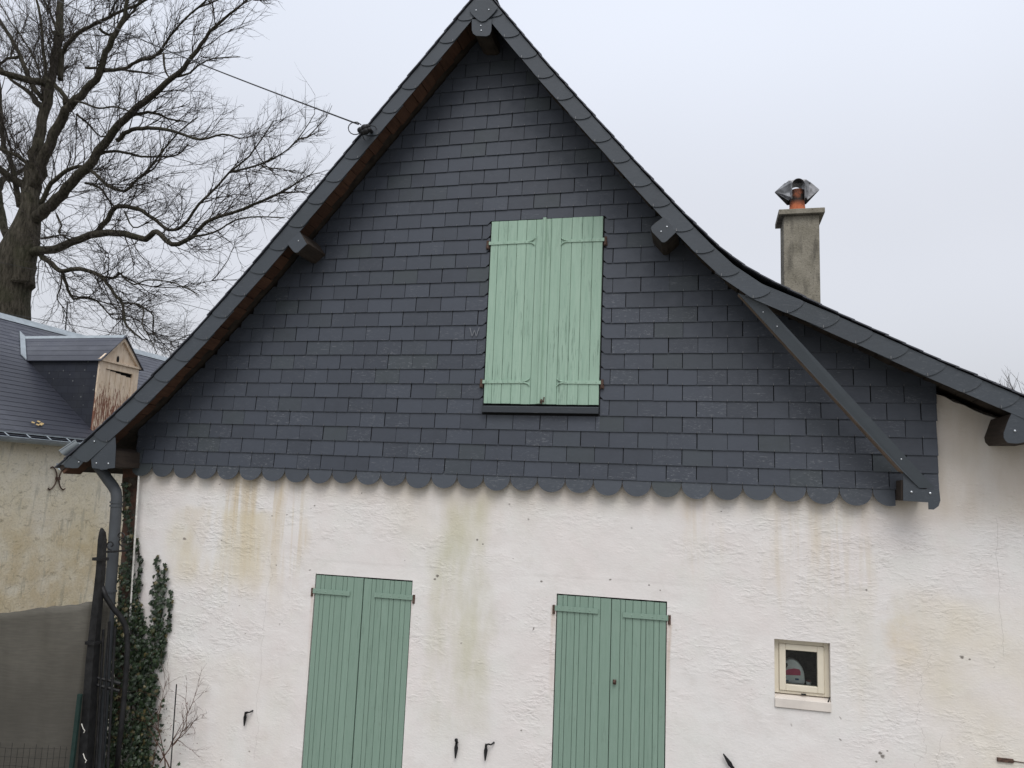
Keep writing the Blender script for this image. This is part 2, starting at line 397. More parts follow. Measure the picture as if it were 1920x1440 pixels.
WY = .045                                       # face of the rendered wall, slates hang in front of it
YV = -.33                                       # plane of the verges
TOP = [(-1.80, -.062), (-1.60, .115), (-1.129, .539), (-.60, 1.075), (-.027, 1.732), (.698, 2.606), (1.785, 3.926), (1.882, 4.04),
       (1.98, 3.901), (2.474, 3.257), (3.199, 2.371), (3.52, 1.986), (3.78, 1.69), (3.93, 1.545), (4.09, 1.432), (4.479, 1.246), (5.203, .872), (5.70, .628), (6.7, .14)]
IAP = 7
def offset(path, d):
    out = []
    for i, p in enumerate(path):
        ns = []
        for a, b in ((i - 1, i), (i, i + 1)):
            if 0 <= a and b < len(path):
                t = Vector((path[b][0] - path[a][0], path[b][1] - path[a][1])).normalized(); ns.append(Vector((t.y, -t.x)))
        m = sum(ns, Vector((0, 0))) / len(ns); m = m / max(m.length_squared, .3)
        out.append((p[0] + m.x * d, p[1] + m.y * d))
    return out
def zat(path, x):
    for a, b in zip(path, path[1:]):
        if a[0] <= x <= b[0]: return a[1] + (b[1] - a[1]) * (x - a[0]) / (b[0] - a[0])
    return path[0][1] if x < path[0][0] else path[-1][1]
UND = offset(TOP, .075)

# ---- wall
p = lambda u, v, y=WY: (lambda q: (q.x, q.z))(at(u, v, y))
xL1, zA = p(591.7, 1075.4); xL2, _ = p(773.8, 1088.8); xM1, zB = p(1043.8, 1112.1); xM2, _ = p(1250.8, 1128.6)
zA = (zA + p(773.8, 1088.8)[1]) / 2; zB = (zB + p(1250.8, 1128.6)[1]) / 2
wx1, wz2 = p(1451.8, 1197.7); wx2 = p(1557.5, 1270)[0]; wz1 = p(1505, 1331)[1]; wz2 = p(1504, 1202)[1]
wallL = [p(262, 885), p(256, 990), p(249, 1110), p(242, 1230), p(236, 1330), p(229, 1440)]
def wall_left(z):
    q = sorted([(b, a) for a, b in wallL])
    if z <= q[0][0]: return q[0][1]
    for (z0, x0), (z1, x1) in zip(q, q[1:]):
        if z0 <= z <= z1: return x0 + (x1 - x0) * (z - z0) / (z1 - z0)
    return q[-1][1]
holes = [(xL1, xL2, GZ + .02, zA), (xM1, xM2, GZ + .02, zB), (wx1, wx2, wz1, wz2)]
UX1, UX2, UZ1, UZ2 = 1.951, 2.891, .571, 2.105   # opening in the slates
wb = MB()
xs = sorted({-9., *[h[0] for h in holes], *[h[1] for h in holes], 6.45}); zs = sorted({GZ, *[h[2] for h in holes], *[h[3] for h in holes], -.5, 0.})
for i in range(len(xs) - 1):
    for j in range(len(zs) - 1):
        a, b, c_, d = xs[i], xs[i + 1], zs[j], zs[j + 1]
        if any(h[0] - 1e-6 <= a and b <= h[1] + 1e-6 and h[2] - 1e-6 <= c_ and d <= h[3] + 1e-6 for h in holes): continue
        la = wall_left(c_) if a == -9. else a; lb = wall_left(d) if a == -9. else a
        wb.poly([(la, WY, c_), (b, WY, c_), (b, WY, d), (lb, WY, d)])
for h in holes:                                   # reveals
    x0, x1, z0, z1 = h; dp = WY + .30
    wb.poly([(x0, WY, z0), (x0, dp, z0), (x0, dp, z1), (x0, WY, z1)]); wb.poly([(x1, WY, z0), (x1, dp, z0), (x1, dp, z1), (x1, WY, z1)])
    wb.poly([(x0, WY, z1), (x0, dp, z1), (x1, dp, z1), (x1, WY, z1)]); wb.poly([(x0, WY, z0), (x0, dp, z0), (x1, dp, z0), (x1, WY, z0)])
# wall up under the right roof slope: ragged top, short of the soffit
tp = []
for k in range(26):
    x = 4.9 + k * .062
    base = at(1757, 738, WY); b2_ = at(1872, 786, WY)
    z = base.z + (x - base.x) * (b2_.z - base.z) / (b2_.x - base.x) + RU(-.012, .012)
    tp.append((x, max(z, .02)))
for (xa, za), (xb, zb) in zip(tp, tp[1:]): wb.poly([(xa, WY, 0), (xb, WY, 0), (xb, WY, zb), (xa, WY, za)]); wb.poly([(xa, WY, za), (xb, WY, zb), (xb, WY + .3, zb + .1), (xa, WY + .3, za + .1)])
# sides and back
wb.poly([(-1.2, WY, GZ), (-1.2, 8, GZ), (-1.2, 8, .2), (-1.2, WY, .2)]); wb.poly([(6.45, WY, GZ), (6.45, 8, GZ), (6.45, 8, .0), (6.45, WY, .0)])
wb.poly([(-1.2, 8, GZ), (6.45, 8, GZ)] + [(x, 8, z) for x, z in reversed(UND) if -1.2 < x < 6.45])
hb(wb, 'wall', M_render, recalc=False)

# ---- dark backing behind the slates
bk = MB()
gp = [(x, z - .01) for x, z in UND if -1.15 < x < 5.26]
bx = MB(); pts = [(-1.28, -.01), (5.262, -.01), (5.262, zat(UND, 5.262) - .01)] + gp[::-1] + [(-1.28, zat(UND, -1.28) - .01)]
bx.ext(pts, .004, .043)
bk2 = [(5.28, .3), (6.4, .0), (6.4, zat(UND, 6.4)), (5.28, zat(UND, 5.28))]
bx.ext(bk2, .5, .52)  # black sheet painting in the dark rafter space under the right eave
hb(bx, 'boarding_and_gap_shade', M_black)

# ---- slates
W_, H_ = .22, .1224
sb = MB()
def clip(poly, a, b, c_):
    """keep the part with a*x + b*z <= c"""
    out = []
    for i in range(len(poly)):
        P, Q = poly[i], poly[(i + 1) % len(poly)]
        dp, dq = a * P[0] + b * P[1] - c_, a * Q[0] + b * Q[1] - c_
        if dp <= 0: out.append(P)
        if (dp < 0 < dq) or (dq < 0 < dp):
            t = dp / (dp - dq); out.append((P[0] + (Q[0] - P[0]) * t, P[1] + (Q[1] - P[1]) * t))
    return out
def slate(mb, poly, zb, y0=-.013, dy=.0, th=.0045, jit=.001):
    if len(poly) < 3: return
    ar = sum(poly[i][0] * poly[(i + 1) % len(poly)][1] - poly[(i + 1) % len(poly)][0] * poly[i][1] for i in range(len(poly))) / 2
    if abs(ar) < .0012: return
    ta, tb = RU(-.006, .006), RU(-jit, jit) * .6
    cx = sum(q[0] for q in poly) / len(poly)
    f = [(x, y0 + tb + (z - zb) * .075 + (x - cx) * ta, z) for x, z in poly]
    mb.hull(f, [(x, y + th, z) for x, y, z in f])
NR = int(4.2 / H_)
XR = 5.268
for n_ in range(0, NR):
    z0 = n_ * H_; ph = .5 if n_ % 2 == 0 else 0.
    rowj = RU(-.004, .004)
    for k in range(-9, 26):
        xa = (k + ph) * W_ + rowj + RU(-.002, .002); xb = xa + W_
        gx = .0026
        dz = RU(-.0012, .0012)
        pl = [(xa + gx, z0 + dz), (xb - gx, z0 + dz + RU(-.0008, .0008)), (xb - gx, z0 + H_ + .008), (xa + gx, z0 + H_ + .008)]
        if random.random() < .10:                 # chipped corner
            cc = RU(.004, .013)
            if random.random() < .5: pl = [(pl[0][0] + cc, pl[0][1]), pl[1], pl[2], pl[3], (pl[0][0], pl[0][1] + cc)]
            else: pl = [pl[0], (pl[1][0] - cc, pl[1][1]), (pl[1][0], pl[1][1] + cc), pl[2], pl[3]]
        pl = clip(pl, 1, 0, XR + RU(-.004, .004)); pl = clip(pl, -1, 0, 1.285)
        if len(pl) < 3: continue
        cx = sum(q[0] for q in pl) / len(pl)
        for a, b in zip(UND, UND[1:]):            # roof line
            if a[0] <= cx <= b[0] or (b == UND[-1]):
                nx, nz = -(b[1] - a[1]), (b[0] - a[0])
                pl = clip(pl, nx, nz, nx * a[0] + nz * a[1]); break
        if len(pl) < 3: continue
        pieces = [pl]
        if z0 + H_ > UZ1 - .085 and z0 < UZ2 and xb > UX1 - .012 and xa < UX2 + .012:
            pieces = []
            lft = clip(pl, 1, 0, UX1 - .006)
            if len(lft) >= 3:
                if z0 > UZ1 - .05:
                    lft = clip(lft, 1, -1.0, (UX1 - .006) - z0 - .028)
                pieces.append(lft)
            rgt = clip(pl, -1, 0, -(UX2 + .006))
            if len(rgt) >= 3:
                if z0 > UZ1 - .05: rgt = clip(rgt, -1, -1.0, -(UX2 + .006) - z0 - .028)
                pieces.append(rgt)
            mid = clip(clip(clip(pl, 0, -1, -(UZ2 + .004)), 1, 0, UX2 + .006), -1, 0, -(UX1 - .006))
            if len(mid) >= 3: pieces.append(mid)
            mid = clip(clip(clip(pl, 0, 1, UZ1 - .088), 1, 0, UX2 + .006), -1, 0, -(UX1 - .006))
            if len(mid) >= 3: pieces.append(mid)
        for q in pieces:
            if n_ == 5 and 1.66 < cx < 1.83:      # the slipped slate beside the shutter
                q = [(x, z - .018 + (x - cx) * -.05) for x, z in q]
            slate(sb, q, z0)
        # hook
        if pieces == [pl] and random.random() < .85:
            hx = (xa + xb) / 2; 
            if hx < XR and zat(UND, hx) > z0 + .02:
                sb.mi = 1; sb.box(hx - .0011, hx + .0011, -.0195, -.0145, z0 - .002, z0 + .013); sb.mi = 0
hb(sb, 'slate_cladding', [M_slate, M_hook])
# scalloped bottom course
sc_ = MB()
for k in range(-6, 23):
    xc = (k + .5) * W_; r = W_ / 2 - .0015; zc = -.004 + RU(-.003, .003)
    hh = .114 + RU(-.007, .005)
    pl = [(xc + r * cos(pi + pi * i / 18), zc + hh * -1. * abs(sin(pi * i / 18)) ** .86) for i in range(19)]
    pl = [(xc - r, .02)] + [(xc - r, zc)] + pl[1:-1] + [(xc + r, zc), (xc + r, .02)]
    pl = clip(clip(pl, -1, 0, 1.30), 1, 0, 4.985)
    if len(pl) > 3:
        f = [(x, -.006 - .0 + (z) * .10 + RU(0, .0006), z) for x, z in pl]
        sc_.hull(f, [(x, y + .006, z) for x, y, z in f])
hb(sc_, 'scalloped_slates', mat_slate('scallop_slate', (.052, .060, .073)))

# ---- chalk mark left on two slates
def stroke(mb, pts, wd, y):
    for a, b in zip(pts, pts[1:]):
        a = Vector(a); b = Vector(b); t = (b - a).normalized() * wd; q = Vector((-t.y, t.x))
        mb.hull([(v.x, y, v.y) for v in (a - q, b - q, b + q, a + q)], [(v.x, y + .001, v.y) for v in (a - q, b - q, b + q, a + q)])
M_chalk = mat_simple('faint_chalk', (.17, .178, .195), .9)
ck = MB(); q = at(881, 614, -.02); s = .075
stroke(ck, [(q.x, q.z), (q.x + .022, q.z - s), (q.x + .04, q.z - .02), (q.x + .058, q.z - s), (q.x + .08, q.z)], .0035, -.0185)
hb(ck, 'chalk_mark', M_chalk)

# ---- roof: slate courses, soffit boards, verge slates
rf = MB()
def resample(path, step):
    out = [path[0]]; carry = 0
    pos = [0]
    for a, b in zip(path, path[1:]): pos.append(pos[-1] + sqrt((b[0] - a[0]) ** 2 + (b[1] - a[1]) ** 2))
    Lt = pos[-1]; n = max(1, round(Lt / step)); out = []
    for i in range(n + 1):
        s = Lt * i / n; j = 0
        while j < len(pos) - 2 and pos[j + 1] < s: j += 1
        t = (s - pos[j]) / (pos[j + 1] - pos[j]); out.append((path[j][0] + (path[j + 1][0] - path[j][0]) * t, path[j][1] + (path[j + 1][1] - path[j][1]) * t))
    return out
left_path = TOP[:IAP + 1][::-1]; right_path = TOP[IAP:]      # both run downhill from the apex
def course(path, side):
    pts = resample(path, .12)
    for i, (a, b) in enumerate(zip(pts, pts[1:])):
        t = Vector((b[0] - a[0], b[1] - a[1])); ln = t.length; t.normalize(); nrm = Vector((-t.y, t.x)) * (1 if side > 0 else -1)
        A = Vector(a); B = Vector(b) + t * .02; j = RU(-.002, .003)
        up0, up1 = -.007, .004 + j
        y0 = YV - .022 + RU(-.004, .004)
        xa, xb_ = y0, y0 + RU(.15, .25)
        q = [A + nrm * (up0 + .006), B + nrm * (up1), B + nrm * (up1 - .008), A + nrm * (up0 - .002)]
        rf.ext([(v.x, v.y) for v in q], y0, 8.3)
rp2 = [{3.52: (3.52, 1.992), 3.78: (3.785, 1.708), 3.93: (3.94, 1.575), 4.09: (4.11, 1.462), 4.479: (4.479, 1.254)}.get(q[0], q) for q in right_path]
course(left_path, -1); course(rp2, 1)
ro = hb(rf, 'roof', M_roofslate)
rc_ = MB()
for sd_k in (-1, 1):
    rc_.ext([(1.882, 4.055), (1.882 + sd_k * .11, 3.915), (1.882 + sd_k * .118, 3.921), (1.882, 4.070)], YV - .024, 8.3)
sub(rc_, 'ridge_slates', M_roofslate, ro)
# sheathing between courses and soffit
sh = MB()
o1 = offset(TOP, .012); o2 = offset(TOP, .055)
for i in range(len(TOP) - 1): sh.ext([o1[i], o1[i + 1], o2[i + 1], o2[i]], YV + .006, 8.25)
sub(sh, 'roof_sheathing', M_darkwood, ro)
# soffit boards, running from the verge into the wall
def soffit(path, side, name, m):
    mb = MB(); pts = resample(path, .118)
    for a, b in zip(pts, pts[1:]):
        t = Vector((b[0] - a[0], b[1] - a[1])); t.normalize(); nrm = Vector((t.y, -t.x)) * (1 if side > 0 else -1)
        A = Vector(a) + t * .002; B = Vector(b) - t * .002; th = RU(.0, .014); d0, d1 = .058, .078 + th
        q = [A + nrm * d0, B + nrm * d0, B + nrm * (d1 + RU(-.006, .006)), A + nrm * d1]
        mb.ext([(v.x, v.y) for v in q], YV + .012, (-.105 + RU(-.025, .02)) if side < 0 else .03)
    return sub(mb, name, m, ro)
soffit([q for q in left_path], -1, 'soffit_boards', M_soffit)
soffit(right_path, 1, 'soffit_boards', M_darkwood)  # darker wood puts this slope's underside shade into the colour

def verge(path, side, step, wid0, wid1, skew):
    """overlapping round ended slates nailed along the edge; the uphill one laps over the one below"""
    mb = MB(); pts = resample(path, step); rv = mb
    n = len(pts)
    for i in range(n - 1, -1, -1):
        a = Vector(pts[i]); b = Vector(pts[min(i + 1, n - 1)]) if i < n - 1 else a + (a - Vector(pts[i - 1]))
        t = (b - a).normalized(); nrm = Vector((t.y, -t.x)) * (1 if side > 0 else -1)
        f = i / (n - 1); wd = wid0 + (wid1 - wid0) * f
        ln = (b - a).length + RU(-.012, .012); wd += RU(-.003, .003)
        L_ = ln * 1.30
        top_o, bot_o = .016, .016 + wd
        outl = []
        outl.append(a - t * .06 + nrm * top_o)
        for k in range(13):
            an = pi * k / 12                       # round lower end
            u = (1 - cos(an)) / 2                  # 0 at the top edge, 1 at the bottom edge
            bul = sin(an) ** .8 * .036 + ((1 - u) * .070 - .012)
            outl.append(a + t * (ln + .012 + bul) + nrm * (top_o + (bot_o - top_o) * u))
        outl.append(a - t * .06 + nrm * bot_o)
        ya = YV - .003; yb = YV - .0125             # rises towards its lower end
        def yy(pt):
            s = (pt - a).dot(t) / (ln + .07); return ya + (yb - ya) * s
        fr = [(v.x, yy(v) - .0, v.y) for v in outl]
        mb.hull(fr, [(x, y + .0055, z) for x, y, z in fr])
        rp = a + t * (ln * .98 + .02) + nrm * (bot_o - .014)
        rv.mi = 1; rv.box(rp.x - .002, rp.x + .002, yy(rp) - .004, yy(rp), rp.y - .012, rp.y + .008); rv.mi = 0
    return mb, rv
lp = [q for q in left_path if q[0] > -1.3] + [(-1.40, .292)]
for pth, sd, w0, w1, sk in ((lp, -1, .108, .150, .03), (right_path, 1, .118, .128, .03)):
    mb, rv = verge(pth, sd, .246, w0, w1, sk)
    vo = sub(mb, 'verge_slates', [M_verge, M_hook], ro)
# board under the verge slates
vb = MB(); oa = offset(TOP, .02); ob = offset(TOP, .105)
for i in range(1, len(TOP) - 1): vb.ext([oa[i], oa[i + 1], ob[i + 1], ob[i]], YV + .004, YV + .024)
sub(vb, 'verge_board', M_darkwood, ro)

# ---- traced cover plates (each at its own depth) and the timbers behind them
def plate(px, y, th=.006, parent=None, name='cover_plate', m=None):
    mb = MB(); q = [at(u, v, y) for u, v in px]; mb.ext([(a.x, a.z) for a in q], y, y + th)
    return (sub if parent is not None and parent is not house else hb)(mb, name, m or M_verge, parent, bevel=.0012)
def rivets(px, y, parent, r=.0075):
    for u, v in px:
        mb = MB(); q = at(u, v, y); mb.ball((q.x, y, q.z), r, 10, (1, .6, 1)); sub(mb, 'rivet', M_rivet, parent, smooth=True)
def beam(px, y0, y1, m=M_beam, grow=1.0):
    q = [at(u, v, y0) for u, v in px]; c_ = sum(q, Vector()) / len(q)
    q = [c_ + (a - c_) * grow for a in q]
    mb = MB(); mb.ext([(a.x, a.z) for a in q], y0, y1); return hb(mb, 'purlin', m, bevel=.003)
# ridge
b_ = beam([(888, 44), (888, 60), (894, 64), (913, 64), (918, 60), (919, 44)], YV + .012, .2, M_darkwood, 1.05)  # darker timber colour stands in for the shadow under the apex
plate([(884.5, 36), (884.5, 56), (887, 63), (893, 67), (912, 68), (918, 65), (921, 58), (922, 36)], YV - .016, .007, b_)
rivets([(901.5, 48), (902, 57)], YV - .019, b_, .006)
ap = plate([(893, 0), (880, 18), (884, 26), (891, 33), (897, 38), (903, 40.5), (910, 39), (917, 33), (925, 25), (933, 15), (918, 0)], YV - .026, .006, ro)
rivets([(892.5, 19), (916.5, 18)], YV - .028, ap, .006)
# left middle
b_ = beam([(540, 458), (551, 471), (558, 472), (576, 457), (562, 437)], YV + .012, .2, M_beam, 1.12)
plate([(538.5, 457), (549, 470), (553, 473.5), (558, 473.5), (575, 457.5), (562, 435), (555, 441)], YV - .014, .006, b_)
rivets([(559.5, 451.5)], YV - .015, b_, .006)
# right middle
b_ = beam([(1222, 430), (1230, 419), (1245, 409), (1268, 434), (1248, 452), (1240, 452)], YV + .012, .2, M_darkwood, 1.12)
plate([(1220.6, 428), (1222, 424), (1230, 417), (1245, 406), (1270, 433), (1250, 452), (1246, 454.5), (1241, 454), (1222, 434)], YV - .010, .006, b_)
rivets([(1239.5, 434), (1250.5, 425)], YV - .012, b_, .0065)
# left foot
b_ = beam([(180, 862), (182, 876), (214, 875), (215, 846), (200, 838)], YV + .012, .2, M_beam, 1.0)
plate([(160, 845), (170, 858), (172.5, 877.5), (185, 879), (189, 881), (201, 880), (202, 878.5), (215, 877.5), (217, 838), (216, 820)], YV - .002, .005, b_)
rivets([(180.7, 868.5), (203, 869)], YV - .004, b_, .0075)
fp = plate([(150, 835), (118, 871), (122, 876.5), (136, 878), (146, 877.5), (149, 874), (160, 862), (185, 840), (190, 815)], YV - .006, .006, ro)
rivets([(176.5, 827.7), (147.5, 866.5)], YV - .013, fp, .0075)
# right foot (half out of the picture)
b_ = beam([(1895, 776), (1882, 812), (1884, 822), (1891, 829), (1945, 829), (1952, 800)], YV + .012, .25, M_beam, 1.0)
plate([(1898, 772), (1889, 792), (1882, 812), (1882, 820), (1885, 826), (1890, 830.5), (1908, 832), (1922, 829), (1940, 824), (1952, 806), (1956, 795)], YV - .004, .006, b_)
rivets([(1903, 808)], YV - .006, b_, .008)
# ---- bracing strut with its foot
ya, yb = -.312, -.175
P = [at(1383, 549, ya), at(1432, 567, ya), at(1753, 915, yb), at(1724, 915, yb), at(1690, 881, -.19)]
st = MB(); back = Vector((0, .008, 0))
st.hull(P, [q + back for q in P])
wd_ = MB(); A0, B0 = at(1381, 551, ya), at(1691, 884, -.19)
off = Vector((.10, 0, .05))
nn = (P[1] - P[0]).normalized()
so_ = MB()
q0 = [P[0] + Vector((.004, .0085, -.002)), P[1] + Vector((-.02, .0085, -.01)), P[2] + Vector((-.02, .0085, .01)), P[4] + Vector((-.006, .0085, -.006))]
so_.hull(q0, [q + Vector((0, .075, 0)) for q in q0])
stw = hb(so_, 'strut', M_strutwood)
sub(st, 'slate_cover', M_verge, stw)
rivets([(1408, 572), (1431, 585), (1457, 612), (1690, 861)], -.30, stw, .005)
fb = beam([(1690, 900), (1690, 938), (1738, 940), (1738, 905)], -.158, .1, M_beam)
plate([(1693.3, 885), (1725, 916), (1757, 917.5), (1761.5, 920), (1763.5, 938), (1760, 949), (1751, 955.5), (1741, 955), (1740.5, 942), (1693.5, 939)], -.168, .006, fb)
rivets([(1709, 922.5), (1744, 925)], -.170, fb, .009)

# ---- shutters
def planks(mb, x0, x1, z0, z1, widths, y0, y1, gap=.0022):
    tot = sum(widths); x = x0
    for wv in widths:
        w_ = (x1 - x0) * wv / tot
        a, b = x + gap / 2, x + w_ - gap / 2; ch = .0028
        zt = z1 + RU(-.001, .001); zb = z0 + RU(-.002, .002)
        ring = [(a + ch, y0), (b - ch, y0), (b, y0 + ch), (b, y1), (a, y1), (a, y0 + ch)]
        mb.hull([(u, v, zb) for u, v in ring], [(u, v, zt) for u, v in ring])
        x += w_
    mb.box(x0 + .002, x1 - .002, y1 - .010, y1 + .006, z0 + .004, z1 - .004)
def strap(mb, xh, dirn, ln, z, y, fork):
    """flat iron strap from the pin towards the middle of the leaf"""
    hgt = .014
    if fork:
        mb.hull([(xh, y, z - hgt), (xh + dirn * (ln - .03), y, z - hgt * .8), (xh + dirn * (ln - .03), y, z + hgt * .8), (xh, y, z + hgt)],
                [(xh, y + .006, z - hgt), (xh + dirn * (ln - .03), y + .006, z - hgt * .8), (xh + dirn * (ln - .03), y + .006, z + hgt * .8), (xh, y + .006, z + hgt)])
        for s in (1, -1):
            pts = [(xh + dirn * (ln - .045), y + .003, z + s * .004), (xh + dirn * (ln - .02), y + .002, z + s * .009), (xh + dirn * (ln - .002), y + .001, z + s * .018), (xh + dirn * (ln + .010), y + .001, z + s * .032)]
            mb.tube(pts, [.006, .006, .0055, .003], 6)
    else:
        mb.box(min(xh, xh + dirn * ln), max(xh, xh + dirn * ln), y, y + .006, z - .019, z + .019)
    for k in range(4):
        t = ln * (.12 + .23 * k); mb.ball((xh + dirn * t, y, z), .0055, 8, (1, .5, 1))
def leaf(x0, x1, z0, z1, yf, widths, m, hinge_side, straps, fork, ln, label=None):
    mb = MB(); planks(mb, x0, x1, z0, z1, widths, yf, yf + .024)
    o = hb(mb, 'shutter', m, label=label)
    xh = x0 - .018 if hinge_side < 0 else x1 + .018; dr = 1 if hinge_side < 0 else -1
    for z in straps:
        s_ = MB(); strap(s_, xh, dr, ln, z, yf - (.007 if fork else .011), fork); sub(s_, 'strap_hinge', m, o, bevel=.001)
        g_ = MB(); g_.tube([(xh - dr * .006, yf - .004, z - .045), (xh - dr * .006, yf - .004, z + .022)], .011, 10)
        g_.box(xh - dr * .006 - .014, xh - dr * .006 + .014, yf - .002, WY + .02 if not fork else .02, z - .048, z - .020)
        sub(g_, 'hinge_pin', M_rust, o)
    return o
ym = (UX1 + UX2) / 2 - .004
YU = -.022
def zpx(u, v, y): return at(u, v, y).z
l1 = leaf(UX1 + .004, ym - .002, UZ1 + .002, UZ2 - .006, YU, [.8, 1, 1, 1, 1, .95], M_shU, -1, [zpx(958, 455, YU), zpx(950, 716, YU)], True, .385)
l2 = leaf(ym + .002, UX2 - .004, UZ1, UZ2 - .002, YU, [.55, 1, 1, 1, 1, .95], M_shU, 1, [zpx(1090, 451, YU), zpx(1085, 717, YU)], True, .345)
cb = MB(); cb.tube([(ym - .006, YU - .004, UZ1 + .004), (ym - .008, YU - .004, UZ2 + .004)], .016, 10)
cb.box(ym - .034, ym + .012, YU - .005, YU, UZ1 + .004, UZ2 - .008); sub(cb, 'cover_batten', M_shU, l1)
lt = MB(); q = at(1018, 752, YU - .02); lt.box(q.x - .018, q.x - .008, YU - .026, YU - .004, q.z - .02, q.z + .015); lt.tube([(q.x + .005, YU - .018, q.z - .01), (q.x + .01, YU - .03, q.z + .03)], .006, 6)
lt.ball((q.x - .012, YU - .02, q.z), .012, 8); sub(lt, 'latch', M_rust, l1)
# lower pairs
YL = WY + .004
def lower_pair(x0, x1, zt, zs, knob):
    hg = .0012 if knob else .003
    xm = (x0 + x1) / 2 + .005
    wl = [.7, .55, .95, .6, 1, .6, .9, 1.3]
    a = leaf(x0 + .006, xm - hg, GZ + .05, zt - .010, YL, wl, M_shL, -1, [zs[0], GZ + .6], False, .335)
    b = leaf(xm + hg, x1 - .006, GZ + .05, zt - .012, YL, [1.1, .6, .9, 1, .6, .95, .65, .8], M_shL, 1, [zs[1], GZ + .6], False, .335)
    if knob:
        q = at(1152.5, 1278, YL); k_ = MB(); k_.box(q.x - .012, q.x + .012, YL - .018, YL - .006, q.z - .016, q.z + .016); k_.ball((q.x + .002, YL - .026, q.z + .005), .012, 10); sub(k_, 'knob', M_rust, a)
    r_ = MB(); r_.box(x0 + .001, x1 - .001, WY + .045, WY + .06, GZ + .03, zt - .001); hb(r_, 'door_reveal_board', M_black)
lower_pair(xL1, xL2, zA, [zpx(628, 1110.5, YL), zpx(730, 1117, YL)], False)
lower_pair(xM1, xM2, zB, [zpx(1085, 1143, YL), zpx(1205, 1155, YL)], True)
# frame & slate sill of the upper window
uf = MB(); uf.box(UX1 - .004, UX1 + .012, -.004, .10, UZ1 - .09, UZ2 + .004); uf.box(UX2 - .012, UX2 + .004, -.004, .10, UZ1 - .09, UZ2 + .004)
uf.box(UX1 + .012, UX2 - .012, -.004, .10, UZ2 - .002, UZ2 + .012); uf.box(UX1 + .012, UX2 - .012, .03, .05, UZ1 - .09, UZ2 - .002); hb(uf, 'window_frame', M_black)
us = MB(); us.hull([(UX1 - .0, -.050, UZ1 - .072), (UX2 + .0, -.050, UZ1 - .072), (UX2, .03, UZ1 - .055), (UX1, .03, UZ1 - .055)], [(UX1, -.050, UZ1 - .022), (UX2, -.050, UZ1 - .022), (UX2, .03, UZ1 - .004), (UX1, .03, UZ1 - .004)])
hb(us, 'window_sill', mat_slate('sill_slate', (.030, .035, .042), clean=True), bevel=.003)

# ---- small window
cx0, cx1, cz0, cz1 = wx1, wx2, wz1, wz2
wf = MB(); yF = WY + .055
def frame(mb, x0, x1, z0, z1, tx, tz0, tz1, y0, y1):
    mb.box(x0, x0 + tx, y0, y1, z0, z1); mb.box(x1 - tx, x1, y0, y1, z0, z1)
    mb.box(x0 + tx, x1 - tx, y0, y1, z0, z0 + tz0); mb.box(x0 + tx, x1 - tx, y0, y1, z1 - tz1, z1)
zs_ = cz0 + .088
frame(wf, cx0 + .001, cx1 - .001, zs_, cz1 - .001, .034, .020, .034, yF, yF + .06)
wo = hb(wf, 'window', M_cream, bevel=.003)
sf = MB(); frame(sf, cx0 + .036, cx1 - .036, zs_ + .022, cz1 - .036, .044, .042, .040, yF - .012, yF + .04); sub(sf, 'sash', M_cream, wo, bevel=.004)
si = MB(); si.hull([(cx0 + .001, WY - .012, cz0 + .004), (cx1 - .001, WY - .012, cz0 + .004), (cx1 - .001, WY + .11, cz0 + .004), (cx0 + .001, WY + .11, cz0 + .004)],
                   [(cx0 + .001, WY - .012, zs_ - .022), (cx1 - .001, WY - .012, zs_ - .022), (cx1 - .001, WY + .11, zs_ - .001), (cx0 + .001, WY + .11, zs_ - .001)])
sub(si, 'sill', mat_simple('pale_sill', (.64, .585, .53), .8, var=.08, scale=9), wo, bevel=.003)
lk = MB(); lk.box((cx0 + cx1) / 2 - .005, (cx0 + cx1) / 2 + .028, yF - .016, yF - .013, zs_ + .004, zs_ + .012); sub(lk, 'drain_slot', M_black, wo)
lk = MB(); lk.tube([(cx1 - .02, WY + .0, zs_ - .02), (cx1 - .006, WY + .01, zs_ + .012)], .004, 6); sub(lk, 'stay_hook', M_black, wo)
def mat_glass():
    m = bpy.data.materials.new('window_glass'); m.use_nodes = True; t = m.node_tree; t.nodes.clear()
    o = t.nodes.new('ShaderNodeOutputMaterial'); mx = t.nodes.new('ShaderNodeMixShader'); a = t.nodes.new('ShaderNodeBsdfTransparent'); b = t.nodes.new('ShaderNodeBsdfGlossy')
    a.inputs[0].default_value = (.86, .89, .87, 1); b.inputs['Roughness'].default_value = .02; fr = t.nodes.new('ShaderNodeFresnel'); fr.inputs[0].default_value = 1.45
    t.links.new(fr.outputs[0], mx.inputs[0]); t.links.new(a.outputs[0], mx.inputs[1]); t.links.new(b.outputs[0], mx.inputs[2]); t.links.new(mx.outputs[0], o.inputs[0]); return m
gl = MB(); gx0, gx1, gz0, gz1 = cx0 + .078, cx1 - .078, zs_ + .062, cz1 - .074
gl.box(gx0, gx1, yF + .008, yF + .012, gz0, gz1); sub(gl, 'pane', mat_glass(), wo)
